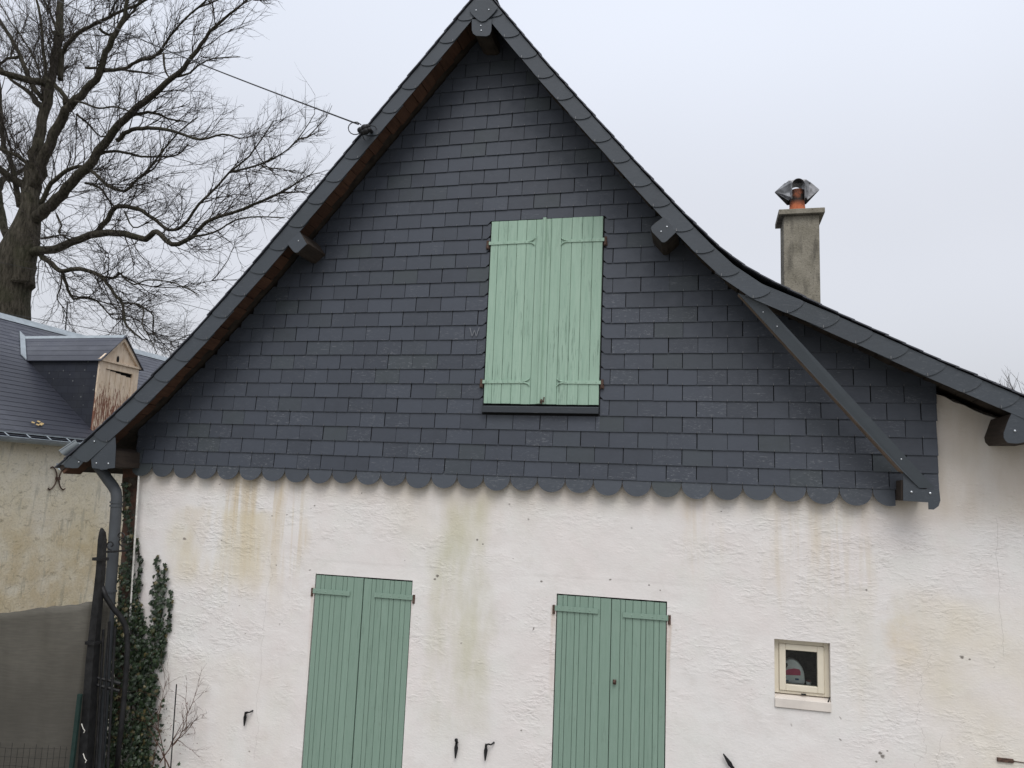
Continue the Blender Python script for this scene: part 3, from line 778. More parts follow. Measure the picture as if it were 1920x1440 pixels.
# niche behind the window
nb = MB(); X0, X1, Z0_, Z1_ = cx0 - .1, cx1 + .1, cz0 - .02, cz1 + .1
def mat_int():
    n = NT('dim_interior', .95); o = n.obj()
    c = n.mix(n.rng(n.noise(o, 22, 5, .6), .45, .65), (.02, .018, .016), (.075, .068, .058)); return n.done(c)
nb.poly([(X0, .75, Z0_), (X1, .75, Z0_), (X1, .75, Z1_), (X0, .75, Z1_)])
nb.poly([(X0, .17, Z0_), (X0, .75, Z0_), (X0, .75, Z1_), (X0, .17, Z1_)]); nb.poly([(X1, .17, Z0_), (X1, .75, Z0_), (X1, .75, Z1_), (X1, .17, Z1_)])
nb.poly([(X0, .17, Z1_), (X0, .75, Z1_), (X1, .75, Z1_), (X1, .17, Z1_)]); nb.box(cx0 + .002, cx1 - .002, .162, .70, zs_ + .03, gz0 - .012)
hb(nb, 'window_niche', mat_int())

# bottle behind the pane
bt = empty('detergent_bottle', (gx0 + .05, .23, gz0 - .012)); tag(bt, 'white detergent bottle with a pink label, standing behind the small window pane', 'bottle')
bm = MB()
prof = [(-.085, 0), (.085, 0), (.09, .03), (.086, .09), (.074, .14), (.050, .185), (.022, .208), (-.015, .212), (-.03, .19), (-.062, .185), (-.085, .15)]
hole = [(-.060, .105), (-.040, .11), (-.018, .155), (-.022, .178), (-.045, .168), (-.066, .13)]
prof = [(x * 1.05, z * .8) for x, z in prof]; hole = [(x * 1.05 - .004, z * .8) for x, z in hole]
bm.ext(prof, -.035, .035)
M_bot = mat_simple('bottle_plastic', (.78, .78, .80), .35, 0, var=.04)
o = bm.build('body', M_bot, bt, bevel=.012)
hm = MB(); hm.ext(hole, -.0372, -.036); hm.build('handle_recess', M_black, bt)
lb = MB(); lb.ext([(-.075, .055), (.062, .062), (.064, .085), (.055, .104), (.02, .107), (-.02, .098), (-.055, .078)], -.0375, -.036); lb.build('label_patch', mat_simple('pink_label', (.60, .07, .16), .5), bt)
M_bp = mat_simple('blue_print', (.05, .10, .22), .5)
for bx_ in ((.025, .05, .028, .040), (-.05, -.02, .012, .022), (-.055, -.035, .036, .046)):
    lb = MB(); lb.box(bx_[0], bx_[1], -.0375, -.036, bx_[2], bx_[3]); lb.build('small_print', M_bp, bt)
sm = empty('small_jar', (gx0 + .168, .21, gz0 - .012)); tag(sm, 'little white pot with reddish lid beside the bottle, low in the window', 'jar')
j_ = MB(); j_.lathe((0, 0, 0), [(.0001, 0), (.016, 0), (.017, .022), (.0001, .022)], 12); j_.build('body', M_bot, sm)
j_ = MB(); j_.lathe((0, 0, .022), [(.0001, 0), (.015, 0), (.015, .009), (.0001, .009)], 12); j_.build('lid', mat_simple('red_lid', (.25, .06, .06)), sm)

# ---- shutter dogs and other ironwork on the wall
def dog(u, v, tilt, arm, s=1.):
    q = at(u, v, WY - .02); mb = MB(); c_, s_ = cos(tilt), sin(tilt)
    def T(x, z): return (q.x + (x * c_ - z * s_) * s, WY - .03, q.z + (x * s_ + z * c_) * s)
    prof = [(-.005, .045), (.006, .045), (.009, .02), (.014, .0), (.009, -.03), (.002, -.065), (-.004, -.065), (-.009, -.03), (-.012, .0), (-.007, .02)]
    r1 = [T(*a) for a in prof]; mb.hull(r1, [(x, y + .008, z) for x, y, z in r1])
    if arm: mb.tube([T(0, .038), T(.018, .046), T(.036, .044), (T(.05, .052)[0], WY - .01, T(.05, .052)[2]), (T(.05, .052)[0], WY + .02, T(.05, .052)[2])], [.006, .006, .006, .007, .009], 7)
    else: mb.ball(T(0, .05), .014, 9); mb.tube([(T(0, .03)[0], WY - .02, T(0, .03)[2]), (T(0, .03)[0], WY + .02, T(0, .03)[2])], .009, 7)
    mb.tube([T(0, .03), (T(0, .03)[0], WY + .02, T(0, .03)[2])], .006, 6)
    hb(mb, 'shutter_dog', M_iron)
dog(460, 1345, 0, True); dog(855.5, 1402, 0, False, 1.15); dog(911, 1407, 0, True, 1.1)
dog(1369, 1432, radians(-142), False, 1.2)
ir = MB(); q = at(1885, 1425, WY); ir.box(q.x - .05, q.x + .045, WY - .012, WY + .01, q.z - .012, q.z + .012); ir.tube([(q.x + .03, WY - .004, q.z), (q.x + .3, WY - .002, q.z - .01)], .003, 5)
hb(ir, 'wall_iron', M_rust)
# corner conduit
cm = MB(); cp = [at(u, v, WY - .055) for u, v in ((260.5, 892), (256, 960), (250, 1060), (243.5, 1160), (236, 1270), (226, 1440))]; cp.append(Vector((cp[-1].x, cp[-1].y, GZ)))
cm.tube(cp, .0085, 8); hb(cm, 'conduit', mat_simple('white_conduit', (.62, .60, .56), .5), smooth=True)

# ---- rough masonry at the left corner
def mat_pier():
    n = NT('rubble_corner', .95); o = n.obj()
    v = n.n('ShaderNodeTexVoronoi'); v.inputs['Scale'].default_value = 9; n.l(n.sc(o, (1, 1, 1.8)), v.inputs['Vector'])
    c = n.mix(n.rng(n.xyz(v.outputs['Color'])[0], 0, 1), (.06, .045, .035), (.14, .07, .05))
    c = n.mix(n.rng(n.noise(o, 8, 5), .45, .65), c, (.10, .09, .075))
    return n.done(c, None, n.bump(n.noise(o, 12, 6), .9, .03))
pm_ = MB(); L1 = [(wall_left(z) - .17 - .05 * max(0, (z + .5) / .5) + RU(-.012, .012), z) for z in [GZ + i * .08 for i in range(39)]]
for (xa, za), (xb, zb) in zip(L1, L1[1:]):
    pm_.hull([(xa, WY + .03, za), (wall_left(za) + .003, WY + .02, za), (wall_left(za) + .003, .5, za), (xa, .5, za)], [(xb, WY + .03, zb), (wall_left(zb) + .003, WY + .02, zb), (wall_left(zb) + .003, .5, zb), (xb, .5, zb)])
hb(pm_, 'corner_pier', mat_pier())

# ---- zinc gutter end and downpipe
gt = MB()
a = at(120, 846, YV + .03); b = at(150, 826, YV + .06)
ax_ = (b - a).normalized(); sd_ = Vector((0, 1, 0)); up = ax_.cross(sd_).normalized()
if up.z < 0: up = -up
R0 = .052
ra, rb_ = [], []
for k in range(13):
    an = pi * k / 12; ov = sd_ * cos(an) * R0 * 1.0 - up * sin(an) * R0
    ra.append(a + ov); rb_.append(b + ov)
for k in range(12):
    gt.hull([ra[k], ra[k + 1], ra[k + 1] * .0 + ra[k + 1] + up * .003, ra[k] + up * .003], [rb_[k], rb_[k + 1], rb_[k + 1] + up * .003, rb_[k] + up * .003])
gt.tube([ra[0], rb_[0]], .006, 8); gt.tube([ra[-1], rb_[-1]], .006, 8)
go_ = hb(gt, 'gutter_end', M_zinc)
gg = MB()                                           # gutter along the eave behind the verge
for k in range(12):
    an, an2 = pi * k / 12, pi * (k + 1) / 12; cx_, cz_ = -1.82, -.035
    A = [(cx_ + cos(an) * .06, cz_ - sin(an) * .06), (cx_ + cos(an2) * .06, cz_ - sin(an2) * .06), (cx_ + cos(an2) * .057, cz_ - sin(an2) * .057), (cx_ + cos(an) * .057, cz_ - sin(an) * .057)]
    gg.ext(A, YV + .06, 8.2)
hb(gg, 'gutter', M_zinc)
fl = MB(); q = [at(112, 872, YV), at(131, 854, YV), at(131.5, 856.5, YV), at(118, 871, YV)]
fl.hull(q, [v + Vector((0, .2, 0)) for v in q]); hb(fl, 'eave_flashing', M_zinc)
yp = -.14
dpp = [at(180, 868, yp), at(190, 882, yp), at(203, 900, yp), at(212, 912, yp), at(217.5, 922, yp), at(219, 935, yp), at(218, 950, yp), at(210, 1066, yp), at(205, 1130, yp), at(185, 1440, yp)]
dpp.append(Vector((dpp[-1].x, yp, GZ)))
dm = MB(); dm.tube(dpp, .046, 18); dpo = hb(dm, 'downpipe', M_pipe, smooth=True)
for u, v in ((218, 942), (217.6, 948.5), (207, 1108)):
    cl = MB(); q = at(u, v, yp); cl.tube([q + Vector((0, 0, -.008)), q + Vector((0, 0, .008))], .053, 18); sub(cl, 'collar', M_pipe, dpo)

# ---- chimney
chx0, chx1, chy0, chy1 = 4.555, 4.94, 3.0, 3.38; ctz = 3.145
def mat_conc():
    n = NT('weathered_concrete', .95, .1); o = n.obj()
    c = n.mix(n.rng(n.noise(o, 6, 6, .65), .3, .7), (.175, .16, .125), (.30, .275, .225))
    c = n.mix(n.mul(n.rng(n.noise(n.sc(o, (4, 4, 1)), 3, 5), .5, .65), .6), c, (.075, .07, .06))
    c = n.mix(n.rng(n.noise(o, 55, 3, .6), .62, .68), c, (.03, .03, .027))
    c = n.mix(n.mul(n.rng(n.noise(o, 48, 2, .6), .31, .28), .6), c, (.38, .37, .33))
    return n.done(c, None, n.bump(n.noise(o, 45, 6), .6, .01))
ch = MB(); ch.box(chx0, chx1, chy0, chy1, .5, ctz - .0); cho = hb(ch, 'chimney', mat_conc(), bevel=.008)
cc_ = MB(); e_ = .055; cc_.box(chx0 - e_, chx1 + e_, chy0 - e_, chy1 + e_, ctz + .001, ctz + .062)
sub(cc_, 'chimney_cap', mat_conc(), cho, bevel=.006)
pc = ((chx0 + chx1) / 2 - .02, (chy0 + chy1) / 2, ctz + .062)
def mat_terra():
    n = NT('sooty_terracotta', .85); o = n.obj(); z = n.xyz(o)[2]
    c = n.mix(n.rng(n.noise(o, 18, 5), .35, .65), (.33, .085, .035), (.42, .13, .055))
    c = n.mix(n.mul(n.rng(z, ctz + .15, ctz + .24), n.rng(n.noise(o, 12, 4), .2, .55)), c, (.03, .025, .022)); return n.done(c, None, n.bump(n.noise(o, 30, 4), .3, .004))
po = MB(); po.lathe(pc, [(.10, 0), (.102, .05), (.092, .055), (.078, .20), (.072, .31), (.060, .31), (.062, .05)], 24); sub(po, 'chimney_pot', mat_terra(), cho, smooth=True)
cw = MB(); cx_, cy_, cz_ = pc; cz_ += .165
def wing(sx, tipx):
    top = [(cx_ + sx * .045, cy_ - .135, cz_ + .235), (cx_ + sx * .115, cy_ - .02, cz_ + .262)]
    for sy in (-1, 1):
        a_ = (cx_ + sx * .062, cy_ + sy * .125, cz_ + .205); b_2 = (cx_ + sx * .14, cy_ + sy * .03, cz_ + .235); c_2 = (cx_ + sx * tipx, cy_ + sy * .01, cz_ + .14)
        d_ = (cx_ + sx * .105, cy_ + sy * .075, cz_ - .0); e2 = (cx_ + sx * .078, cy_ + sy * .125, cz_ + .02)
        r_ = [Vector(v) for v in (a_, b_2, c_2, d_, e2)]
        cw.hull(r_, [v + Vector((-sx * .003, -sy * .003, .001)) for v in r_])
        # curled top ear
        ear = [Vector((cx_ + sx * (.055 + .03 * k), cy_ + sy * (.10 - .02 * k), cz_ + .212 + .030 * sin(pi * k / 3))) for k in range(4)]
        cw.hull(ear, [v + Vector((0, -sy * .05, .0)) for v in ear])
wing(-1, .25); wing(1, .245)
arc = []
for k in range(15):
    an = pi * k / 14; arc.append((cx_ - cos(an) * .07, cz_ + .165 + sin(an) * .075))
for a, b in zip(arc, arc[1:]): cw.hull([(a[0], cy_ - .13, a[1]), (b[0], cy_ - .13, b[1]), (b[0], cy_ - .13, b[1] + .004), (a[0], cy_ - .13, a[1] + .004)], [(a[0], cy_ + .13, a[1]), (b[0], cy_ + .13, b[1]), (b[0], cy_ + .13, b[1] + .004), (a[0], cy_ + .13, a[1] + .004)])
for sx in (-1, 1): cw.box(cx_ + sx * .072 - .003, cx_ + sx * .072 + .003, cy_ - .128, cy_ + .128, cz_ - .0, cz_ + .17)
cw.hull([(cx_ - .115, cy_ - .05, cz_ + .215), (cx_ + .115, cy_ - .05, cz_ + .215), (cx_ + .115, cy_ + .05, cz_ + .215), (cx_ - .115, cy_ + .05, cz_ + .215)], [(cx_ - .10, cy_ - .04, cz_ + .262), (cx_ + .10, cy_ - .04, cz_ + .262), (cx_ + .10, cy_ + .04, cz_ + .262), (cx_ - .10, cy_ + .04, cz_ + .262)])
sub(cw, 'chimney_cowl', mat_simple('sooty_galvanised', (.19, .19, .195), .45, .5, var=.6, scale=14), cho)

# ================================================================== NEIGHBOURING HOUSE
NX = -5.0; RX, RZ = -7.55, 2.43; EX, EZ = -4.93, .345
nh = empty('neighbour_house', (NX, 2, GZ)); tag(nh, 'old ochre rendered building with weathered slate roof and wooden dormer, left behind the house', 'house')
NM = Vector((NX, 2, GZ))
def nbd(mb, name, m, parent=None, **k):
    o = mb.build(name, m, parent or nh, **k)
    if parent is None: o.matrix_parent_inverse = Matrix.Translation(-NM)
    return o
Y0n, Y1n = -3.5, 15.
m = MB(); m.box(-10.1, NX, Y0n, Y1n, GZ, EZ - .05)
for yy_ in (Y0n, Y1n - .02): m.ext([(NX, EZ - .05), (-10.1, EZ - .05), (RX, RZ - .05)], yy_, yy_ + .02)
nbd(m, 'wall', M_neigh)
m = MB(); sl_ = Vector((RX - EX, RZ - EZ)); nl = sl_.length; t = sl_ / nl; nr = Vector((-t.y, t.x)); nr = nr if nr.y > 0 else -nr
nc = int(nl / .11)
for i in range(nc):
    a = Vector((EX, EZ)) + t * (nl * i / nc); b = Vector((EX, EZ)) + t * (nl * (i + 1) / nc + .02)
    q = [a + nr * (.004 + RU(0, .0015)), b + nr * .0, b - nr * .008, a - nr * .003]; m.ext([(v.x, v.y) for v in q], Y0n - .1, Y1n + .1)
m.ext([(EX, EZ - .008), (RX, RZ - .01), (RX, RZ - .06), (EX, EZ - .06)], Y0n - .08, Y1n + .08)
m.ext([(RX, RZ), (2 * RX - EX, EZ), (2 * RX - EX, EZ - .05), (RX, RZ - .05)], Y0n - .1, Y1n + .1)
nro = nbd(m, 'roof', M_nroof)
m = MB(); m.ext([(RX + .13, RZ - .085), (RX + .02, RZ + .03), (RX - .02, RZ + .03), (RX - .13, RZ - .085)], Y0n - .12, Y1n + .12); nbd(m, 'ridge_cap', M_zinc, nro)
# gutter and brackets
gx, gz_, gr = -4.87, .315, .066
m = MB()
for k in range(12):
    a1, a2 = pi * k / 12, pi * (k + 1) / 12
    m.ext([(gx + cos(a1) * gr, gz_ - sin(a1) * gr * .95), (gx + cos(a2) * gr, gz_ - sin(a2) * gr * .95), (gx + cos(a2) * (gr - .004), gz_ - sin(a2) * (gr - .004) * .95), (gx + cos(a1) * (gr - .004), gz_ - sin(a1) * (gr - .004) * .95)], Y0n, Y1n)
m.tube([(gx + gr, Y0n, gz_), (gx + gr, Y1n, gz_)], .007, 8)
gto = nbd(m, 'gutter', M_zinc)
m = MB(); m.ext([(-4.905, .388), (-4.895, .388), (-4.895, .372), (-4.905, .372)], Y0n, Y1n); nbd(m, 'drip_edge', M_zinc, gto)
m = MB(); m.ext([(-4.99, .40), (-4.935, .385), (-4.935, .30), (-4.99, .30)], Y0n, Y1n); nbd(m, 'eave_shadow_strip', M_black, gto)  # black strip standing in for the shaded gap above the gutter
yk = [at(u, 818, gx + gr, 0).y for u in (15, 57, 95, 132)]
stp = (yk[3] - yk[0]) / 3
for k in range(-4, 26):
    y_ = yk[0] + stp * k
    if y_ > 10: break
    m = MB(); m.hull([(-4.865, y_ - .008, .366), (-4.865, y_ + .008, .366), (-4.865, y_ + .008, .372), (-4.865, y_ - .008, .372)], [(gx + gr + .012, y_ - .012, gz_ + .006), (gx + gr + .012, y_ + .012, gz_ + .006), (gx + gr + .012, y_ + .012, gz_ + .012), (gx + gr + .012, y_ - .012, gz_ + .012)])
    nbd(m, 'gutter_bracket', M_zinc, gto)
# dormer
DX = -5.2; dy0, dy1 = 3.66, 4.49; dym = (dy0 + dy1) / 2; dze, dzr = 1.60, 2.05
def roofx(z): return EX + (z - EZ) / (RZ - EZ) * (RX - EX)
def wood_old():
    n = NT('peeling_cream_paint', .85); o = n.obj(); z = n.xyz(o)[2]
    c = n.mix(n.rng(n.noise(n.sc(o, (3, 3, 1)), 6, 6), .35, .65), (.55, .43, .31), (.66, .55, .43))
    pe = n.noise(n.sc(o, (5, 9, 1.3)), 5, 7, .72, .4)
    th = n.rng(z, 1.35, .95, .0, .16)
    pk = n.rng(n.math('ADD', pe, th), .60, .66)
    c = n.mix(pk, c, (.19, .085, .055)); return n.done(c, None, n.bump(pe, .5, .006))
M_oldp = wood_old()
dro = empty('dormer', (0, 0, 0)); dro.parent = nh; dro.matrix_parent_inverse = Matrix.Translation(-NM)
chk = []
for s, ye in ((-1, dy0), (1, dy1)):
    dr = MB(); chk.append(dr); dr.hull([(DX, ye, .40), (roofx(.62) , ye, .55), (roofx(dze) - .1, ye, dze), (DX, ye, dze)], [(DX, ye - s * .03, .40), (roofx(.62), ye - s * .03, .55), (roofx(dze) - .1, ye - s * .03, dze), (DX, ye - s * .03, dze)])
def mat_cheek():
    n = NT('dark_slate_cheek', .55, .3); o = n.obj()
    c = n.mix(n.rng(n.noise(o, 3, 4), .35, .65), (.022, .025, .036), (.034, .037, .046))
    cx2 = n.n('ShaderNodeCombineXYZ'); n.l(n.xyz(o)[0], cx2.inputs[0]); n.l(n.xyz(o)[2], cx2.inputs[1])
    br = n.n('ShaderNodeTexBrick'); n.l(cx2.outputs[0], br.inputs['Vector']); br.inputs['Scale'].default_value = 1; br.inputs['Brick Width'].default_value = .2; br.inputs['Row Height'].default_value = .11
    br.inputs['Mortar Size'].default_value = .002; br.inputs['Color1'].default_value = (.8, .8, .8, 1); br.inputs['Color2'].default_value = (1, 1, 1, 1); br.inputs['Mortar'].default_value = (.3, .3, .3, 1)
    c = n.mix(1., c, br.outputs[0], 'MULTIPLY')
    v = n.n('ShaderNodeTexVoronoi'); v.inputs['Scale'].default_value = 9; n.l(o, v.inputs['Vector'])
    c = n.mix(n.mul(n.rng(v.outputs['Distance'], .10, .13, 1, 0), n.rng(n.xyz(v.outputs['Color'])[1], .45, .5), .5), c, (.20, .21, .21)); return n.done(c)
M_chk = mat_cheek()
for dr in chk: nbd(dr, 'dormer_cheek', M_chk, dro)
m = MB()                                           # dormer roof, gabled to the front
ov = .045
for s, ye in ((-1, dy0 - ov), (1, dy1 + ov)):
    zl = dze - .02
    for k in range(5):
        f0, f1 = k / 5, (k + 1.12) / 5
        ya_, za_ = ye + (dym - ye) * f0, zl + (dzr - zl) * f0; yb_, zb_ = ye + (dym - ye) * min(f1, 1), zl + (dzr - zl) * min(f1, 1)
        A = [(DX + .085, ya_, za_ + .018), (roofx(za_) - .06, ya_, za_ + .018), (roofx(zb_) - .06, yb_, zb_ + .013), (DX + .085, yb_, zb_ + .013)]
        m.hull(A, [(x, y, z - .012) for x, y, z in A])
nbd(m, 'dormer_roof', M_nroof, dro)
m = MB(); m.hull([(DX + .055, dym - .04, dzr - .02), (DX + .055, dym, dzr + .03), (DX + .055, dym + .04, dzr - .02)], [(roofx(dzr) - .1, dym - .04, dzr - .02), (roofx(dzr) - .1, dym, dzr + .03), (roofx(dzr) - .1, dym + .04, dzr - .02)])
q0 = Vector((roofx(dze - .02) , dy0 - ov - .01, dze + .02)); q1 = Vector((roofx(dzr), dym, dzr + .035))
m.hull([q0, q0 + Vector((-.12, 0, .09)), q1 + Vector((-.12, 0, .09)), q1], [v + Vector((0, -.004, -.02)) for v in (q0, q0 + Vector((-.12, 0, .09)), q1 + Vector((-.12, 0, .09)), q1)])
nbd(m, 'zinc_flashing', M_zinc, dro)
m = MB()                                           # front: jambs, lintel, pediment
def fbox(y0, y1, z0, z1, x0=0., x1=.03): m.box(DX + x0, DX + x1, y0, y1, z0, z1)
fbox(dy0, dy0 + .13, .5, dze - .10); fbox(dy1 - .13, dy1, .5, dze - .10); fbox(dy0, dy1, dze - .10, dze + .0); fbox(dy0 - .02, dy1 + .02, dze + .001, dze + .03, 0, .055)
m.hull([(DX, dy0, dze + .03), (DX, dy1, dze + .03), (DX, dym, dzr - .02)], [(DX + .02, dy0, dze + .03), (DX + .02, dy1, dze + .03), (DX + .02, dym, dzr - .02)])
for s, ye in ((-1, dy0 - .02), (1, dy1 + .02)):     # raking mouldings
    A = [(DX + .02, ye, dze + .03), (DX + .02, ye - s * .075, dze + .03), (DX + .02, dym, dzr - .075), (DX + .02, dym, dzr - .01)]
    m.hull(A, [(x + .035, y, z) for x, y, z in A])
nbd(m, 'dormer_front', M_oldp, dro)
m = MB()
hy = at(221, 673, DX + .02, 0).y
m.hull([(DX + .0205, hy + .028 * cos(2 * pi * k / 16), 1.68 + .055 * sin(2 * pi * k / 16)) for k in range(16)], [(DX + .0225, hy + .028 * cos(2 * pi * k / 16), 1.68 + .055 * sin(2 * pi * k / 16)) for k in range(16)])
m.box(DX - .03, DX - .026, dy0 + .13, dy1 - .13, .5, dze - .1)
nbd(m, 'pigeon_hole', M_black, dro)
m = MB(); k5 = (dy1 - dy0 - .27) / 5
for k in range(5): 
    a = dy0 + .135 + k * k5; m.box(DX - .012, DX + .012, a + .004, a + k5 - .004, .5, dze - .108 - (k * .013))
nbd(m, 'dormer_door', M_oldp, dro)
# iron wall anchor, two curls back to back
m = MB()
c0 = at(107, 897, NX, 0)
for s in (-1, 1):
    pts = []
    for k in range(13):
        an = -1.25 + 2.5 * k / 12; pts.append((NX + .015, c0.y + s * (.16 - .14 * cos(an)), c0.z + .165 * sin(an)))
    pts = [(NX + .015, pts[0][1] + s * .03, pts[0][2] + .02)] + pts + [(NX + .015, pts[-1][1] + s * .03, pts[-1][2] - .02)]
    m.tube(pts, .009, 6)
m.box(NX, NX + .03, c0.y - .03, c0.y + .03, c0.z - .02, c0.z + .02)
nbd(m, 'wall_anchor', M_rust)
# leaf caught on the roof
q = at(70, 803, -5.15, 0)
m = MB(); zz = EZ + (q.x - EX) / (RX - EX) * (RZ - EZ) + .03
pts = [Vector((q.x, q.y, zz))]
for a_ in ((0, .07), (-.03, .04), (.03, -.03), (.0, -.08), (.02, .03)):
    c_ = Vector((q.x + a_[0], q.y + a_[1], zz - a_[0] * .8)); m.hull([c_ + Vector((0, -.03, 0)), c_ + Vector((.02, 0, -.012)), c_ + Vector((0, .03, .004)), c_ + Vector((-.02, 0, .016))], [v + Vector((0, 0, .004)) for v in (c_ + Vector((0, -.03, 0)), c_ + Vector((.02, 0, -.012)), c_ + Vector((0, .03, .004)), c_ + Vector((-.02, 0, .016)))])
tag(m.build('dead_leaf', mat_simple('dry_leaf', (.38, .27, .12), .8)), 'dry tan leaf cluster lying on the slate roof just above the zinc gutter', 'leaf')

# ================================================================== WINDBREAK FENCE, GATE
fe = empty('windbreak_fence', (-1.4, -.4, GZ)); tag(fe, 'grey brown windbreak netting stretched across the gap left of the gate post', 'fence')
FMt = Matrix.Translation(-Vector((-1.4, -.4, GZ)))
def mat_net():
    n = NT('windbreak_netting', .9, .15); o = n.obj(); X, Y, Z = n.xyz(o)[0:3]
    c = n.mix(n.rng(n.noise(n.sc(o, (1.2, 1, .5)), 2.2, 5), .3, .7), (.085, .079, .066), (.130, .122, .104))
    c = n.mix(n.rng(n.noise(n.sc(o, (3, 3, 30)), 3, 3), .4, .6, 0, .3), c, (.06, .056, .05))
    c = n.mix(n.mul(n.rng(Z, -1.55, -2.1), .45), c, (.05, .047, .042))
    wv = n.noise(n.sc(o, (1, 1, 1)), 240, 2)
    return n.done(c, None, n.bump(wv, .5, .002))
NU, NV = 90, 30; m = MB()
fp0, fp1 = at(172, 1129, -.42), at(0, 1148, -.62)
d_ = fp1 - fp0
for i in range(NU + 1):
    s = i / NU * 3.5 - .09
    x, y = fp0.x + d_.x * s, fp0.y + d_.y * s
    zt = fp0.z + d_.z * min(s, 1.3) + .004 * sin(s * 5.2) - .006 * (1 - cos(s * 11)) * .5 + noise.noise(Vector((s * 9, 0, 0))) * .014
    for j in range(NV + 1):
        f = j / NV; z = zt + (GZ - zt) * f
        yy_ = y + (.14 if s < 0 else 0) + .022 * sin(s * 13 + f * 2) * (1 - f * .3) + noise.noise(Vector((s * 4, f * 3, 1))) * .035
        m.v.append((x, yy_, z))
for i in range(NU):
    for j in range(NV):
        a = i * (NV + 1) + j; m.f.append((a, a + 1, a + NV + 2, a + NV + 1)); m.m.append(0)
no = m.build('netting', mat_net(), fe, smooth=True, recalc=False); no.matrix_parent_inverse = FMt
so2 = no.modifiers.new('t', 'SOLIDIFY'); so2.thickness = .003
for s in (1.7, 3.35):
    m = MB(); m.tube([(fp0.x + d_.x * s, fp0.y + d_.y * s + .06, GZ), (fp0.x + d_.x * s, fp0.y + d_.y * s + .06, fp0.z + d_.z)], .03, 8)
    pz = m.build('post', M_darkwood, fe); pz.matrix_parent_inverse = FMt
m = MB()                                           # wire mesh behind / below, sags
for k in range(9):
    z = -2.30 - k * .07
    m.tube([(fp0.x + d_.x * s_, fp0.y + d_.y * s_ - .05, z + .01 * sin(s_ * 9 + k)) for s_ in (0.02, .3, .6, .9, 1.2, 1.5)], .0012, 4)
for k in range(22):
    s_ = .04 + k * .065; m.tube([(fp0.x + d_.x * s_, fp0.y + d_.y * s_ - .052, -2.28 + .02 * sin(k * 3)), (fp0.x + d_.x * s_, fp0.y + d_.y * s_ - .05, GZ)], .0014, 4)
wz = m.build('wire_mesh', M_iron, fe); wz.matrix_parent_inverse = FMt

gate = empty('garden_gate', (-1.2, -.3, GZ)); tag(gate, 'black iron gate with pointed post and swooping rail, between netting and ivy', 'gate')
GM = Matrix.Translation(-Vector((-1.2, -.3, GZ)))
def gb(mb, name, m_=M_iron, **k):
    o = mb.build(name, m_, gate, **k); o.matrix_parent_inverse = GM; return o
yg = -.42
m = MB()
PP = [(190.5, 990, 1.5), (191.5, 998, 4.5), (191, 1012, 6), (188, 1070, 6.5), (182, 1130, 7), (171, 1240, 8), (162, 1370, 8.5), (157, 1440, 9)]
pr = [(at(u, v, yg), w_ / 225.) for u, v, w_ in PP]; last = pr[-1]; pr.append((Vector((last[0].x, yg, GZ)), last[1]))
for (a, ra_), (b, rb2) in zip(pr, pr[1:]):
    m.hull([(a.x - ra_, yg - ra_ * .6, a.z), (a.x + ra_, yg - ra_ * .6, a.z), (a.x + ra_, yg + ra_, a.z), (a.x - ra_, yg + ra_, a.z)], [(b.x - rb2, yg - rb2 * .6, b.z), (b.x + rb2, yg - rb2 * .6, b.z), (b.x + rb2, yg + rb2, b.z), (b.x - rb2, yg + rb2, b.z)])
gb(m, 'post')
for v in (1048, 1205):
    m = MB(); q = at(188 - (v - 1048) * .085, v, yg); m.box(q.x - .045, q.x + .045, yg - .04, yg + .045, q.z - .012, q.z + .012); gb(m, 'post_band', M_iron)
def zl_(lst): return [at(u, v, y) for u, v, y in lst]
m = MB(); m.tube(zl_([(191, 1100, -.40), (198, 1118, -.38), (212, 1140, -.34), (226, 1156, -.30), (234, 1170, -.27), (238, 1188, -.26), (239, 1215, -.26), (236, 1270, -.26), (229, 1350, -.26), (219, 1440, -.26)]) , .021, 8); gb(m, 'swooping_rail', smooth=True)
for ux, vt in ((186, 1200), (194, 1180), (205, 1165), (216, 1175)):
    a, b = at(ux, vt, -.36), at(ux - 14, 1440, -.36); m = MB(); m.tube([a, Vector((b.x, -.36, b.z)), Vector((b.x, -.36, GZ))], .010, 6); gb(m, 'gate_bar')
for (u0, v0, u1, v1) in ((178, 1270, 226, 1282), (176, 1283, 224, 1296)):
    m = MB(); m.tube([at(u0, v0, -.37), at(u1, v1, -.30)], .014, 6); gb(m, 'gate_rail')
m = MB(); m.tube(zl_([(196, 1035, -.40), (215, 1034, -.3), (238, 1032, -.1), (254, 1028, 0.03)]), .008, 6); gb(m, 'scroll_bracket')
for cx3, cy3, s3 in ((208, 1022, 1), (231, 1015, 1), (226, 1005, -1)):
    pts = []
    for k in range(22):
        an = k / 21 * 4.2 * pi / 2 * s3; r3 = 9.5 * (1 - k / 26); pts.append(at(cx3 + r3 * cos(an + 1.5), cy3 + r3 * sin(an + 1.5), -.25))
    m = MB(); m.tube(pts, .0055, 5); gb(m, 'scroll')
M_str = mat_simple('pale_string', (.55, .53, .48))
for u, v in ((153, 1362), (156, 1418)):
    m = MB(); m.tube([at(u, v - 5, yg - .07), at(u + 3, v + 4, yg - .075), at(u + 6, v + 8, yg - .07), at(u + 4, v + 12, yg - .07)], .0035, 5); gb(m, 'wire_tie', M_str)
m = MB(); a, b = at(157, 1300, yg - .03), at(150, 1440, yg - .03); m.box(a.x - .025, a.x + .01, yg - .07, yg - .05, GZ, a.z); gb(m, 'green_stake', mat_simple('green_stake', (.012, .03, .026), .6))

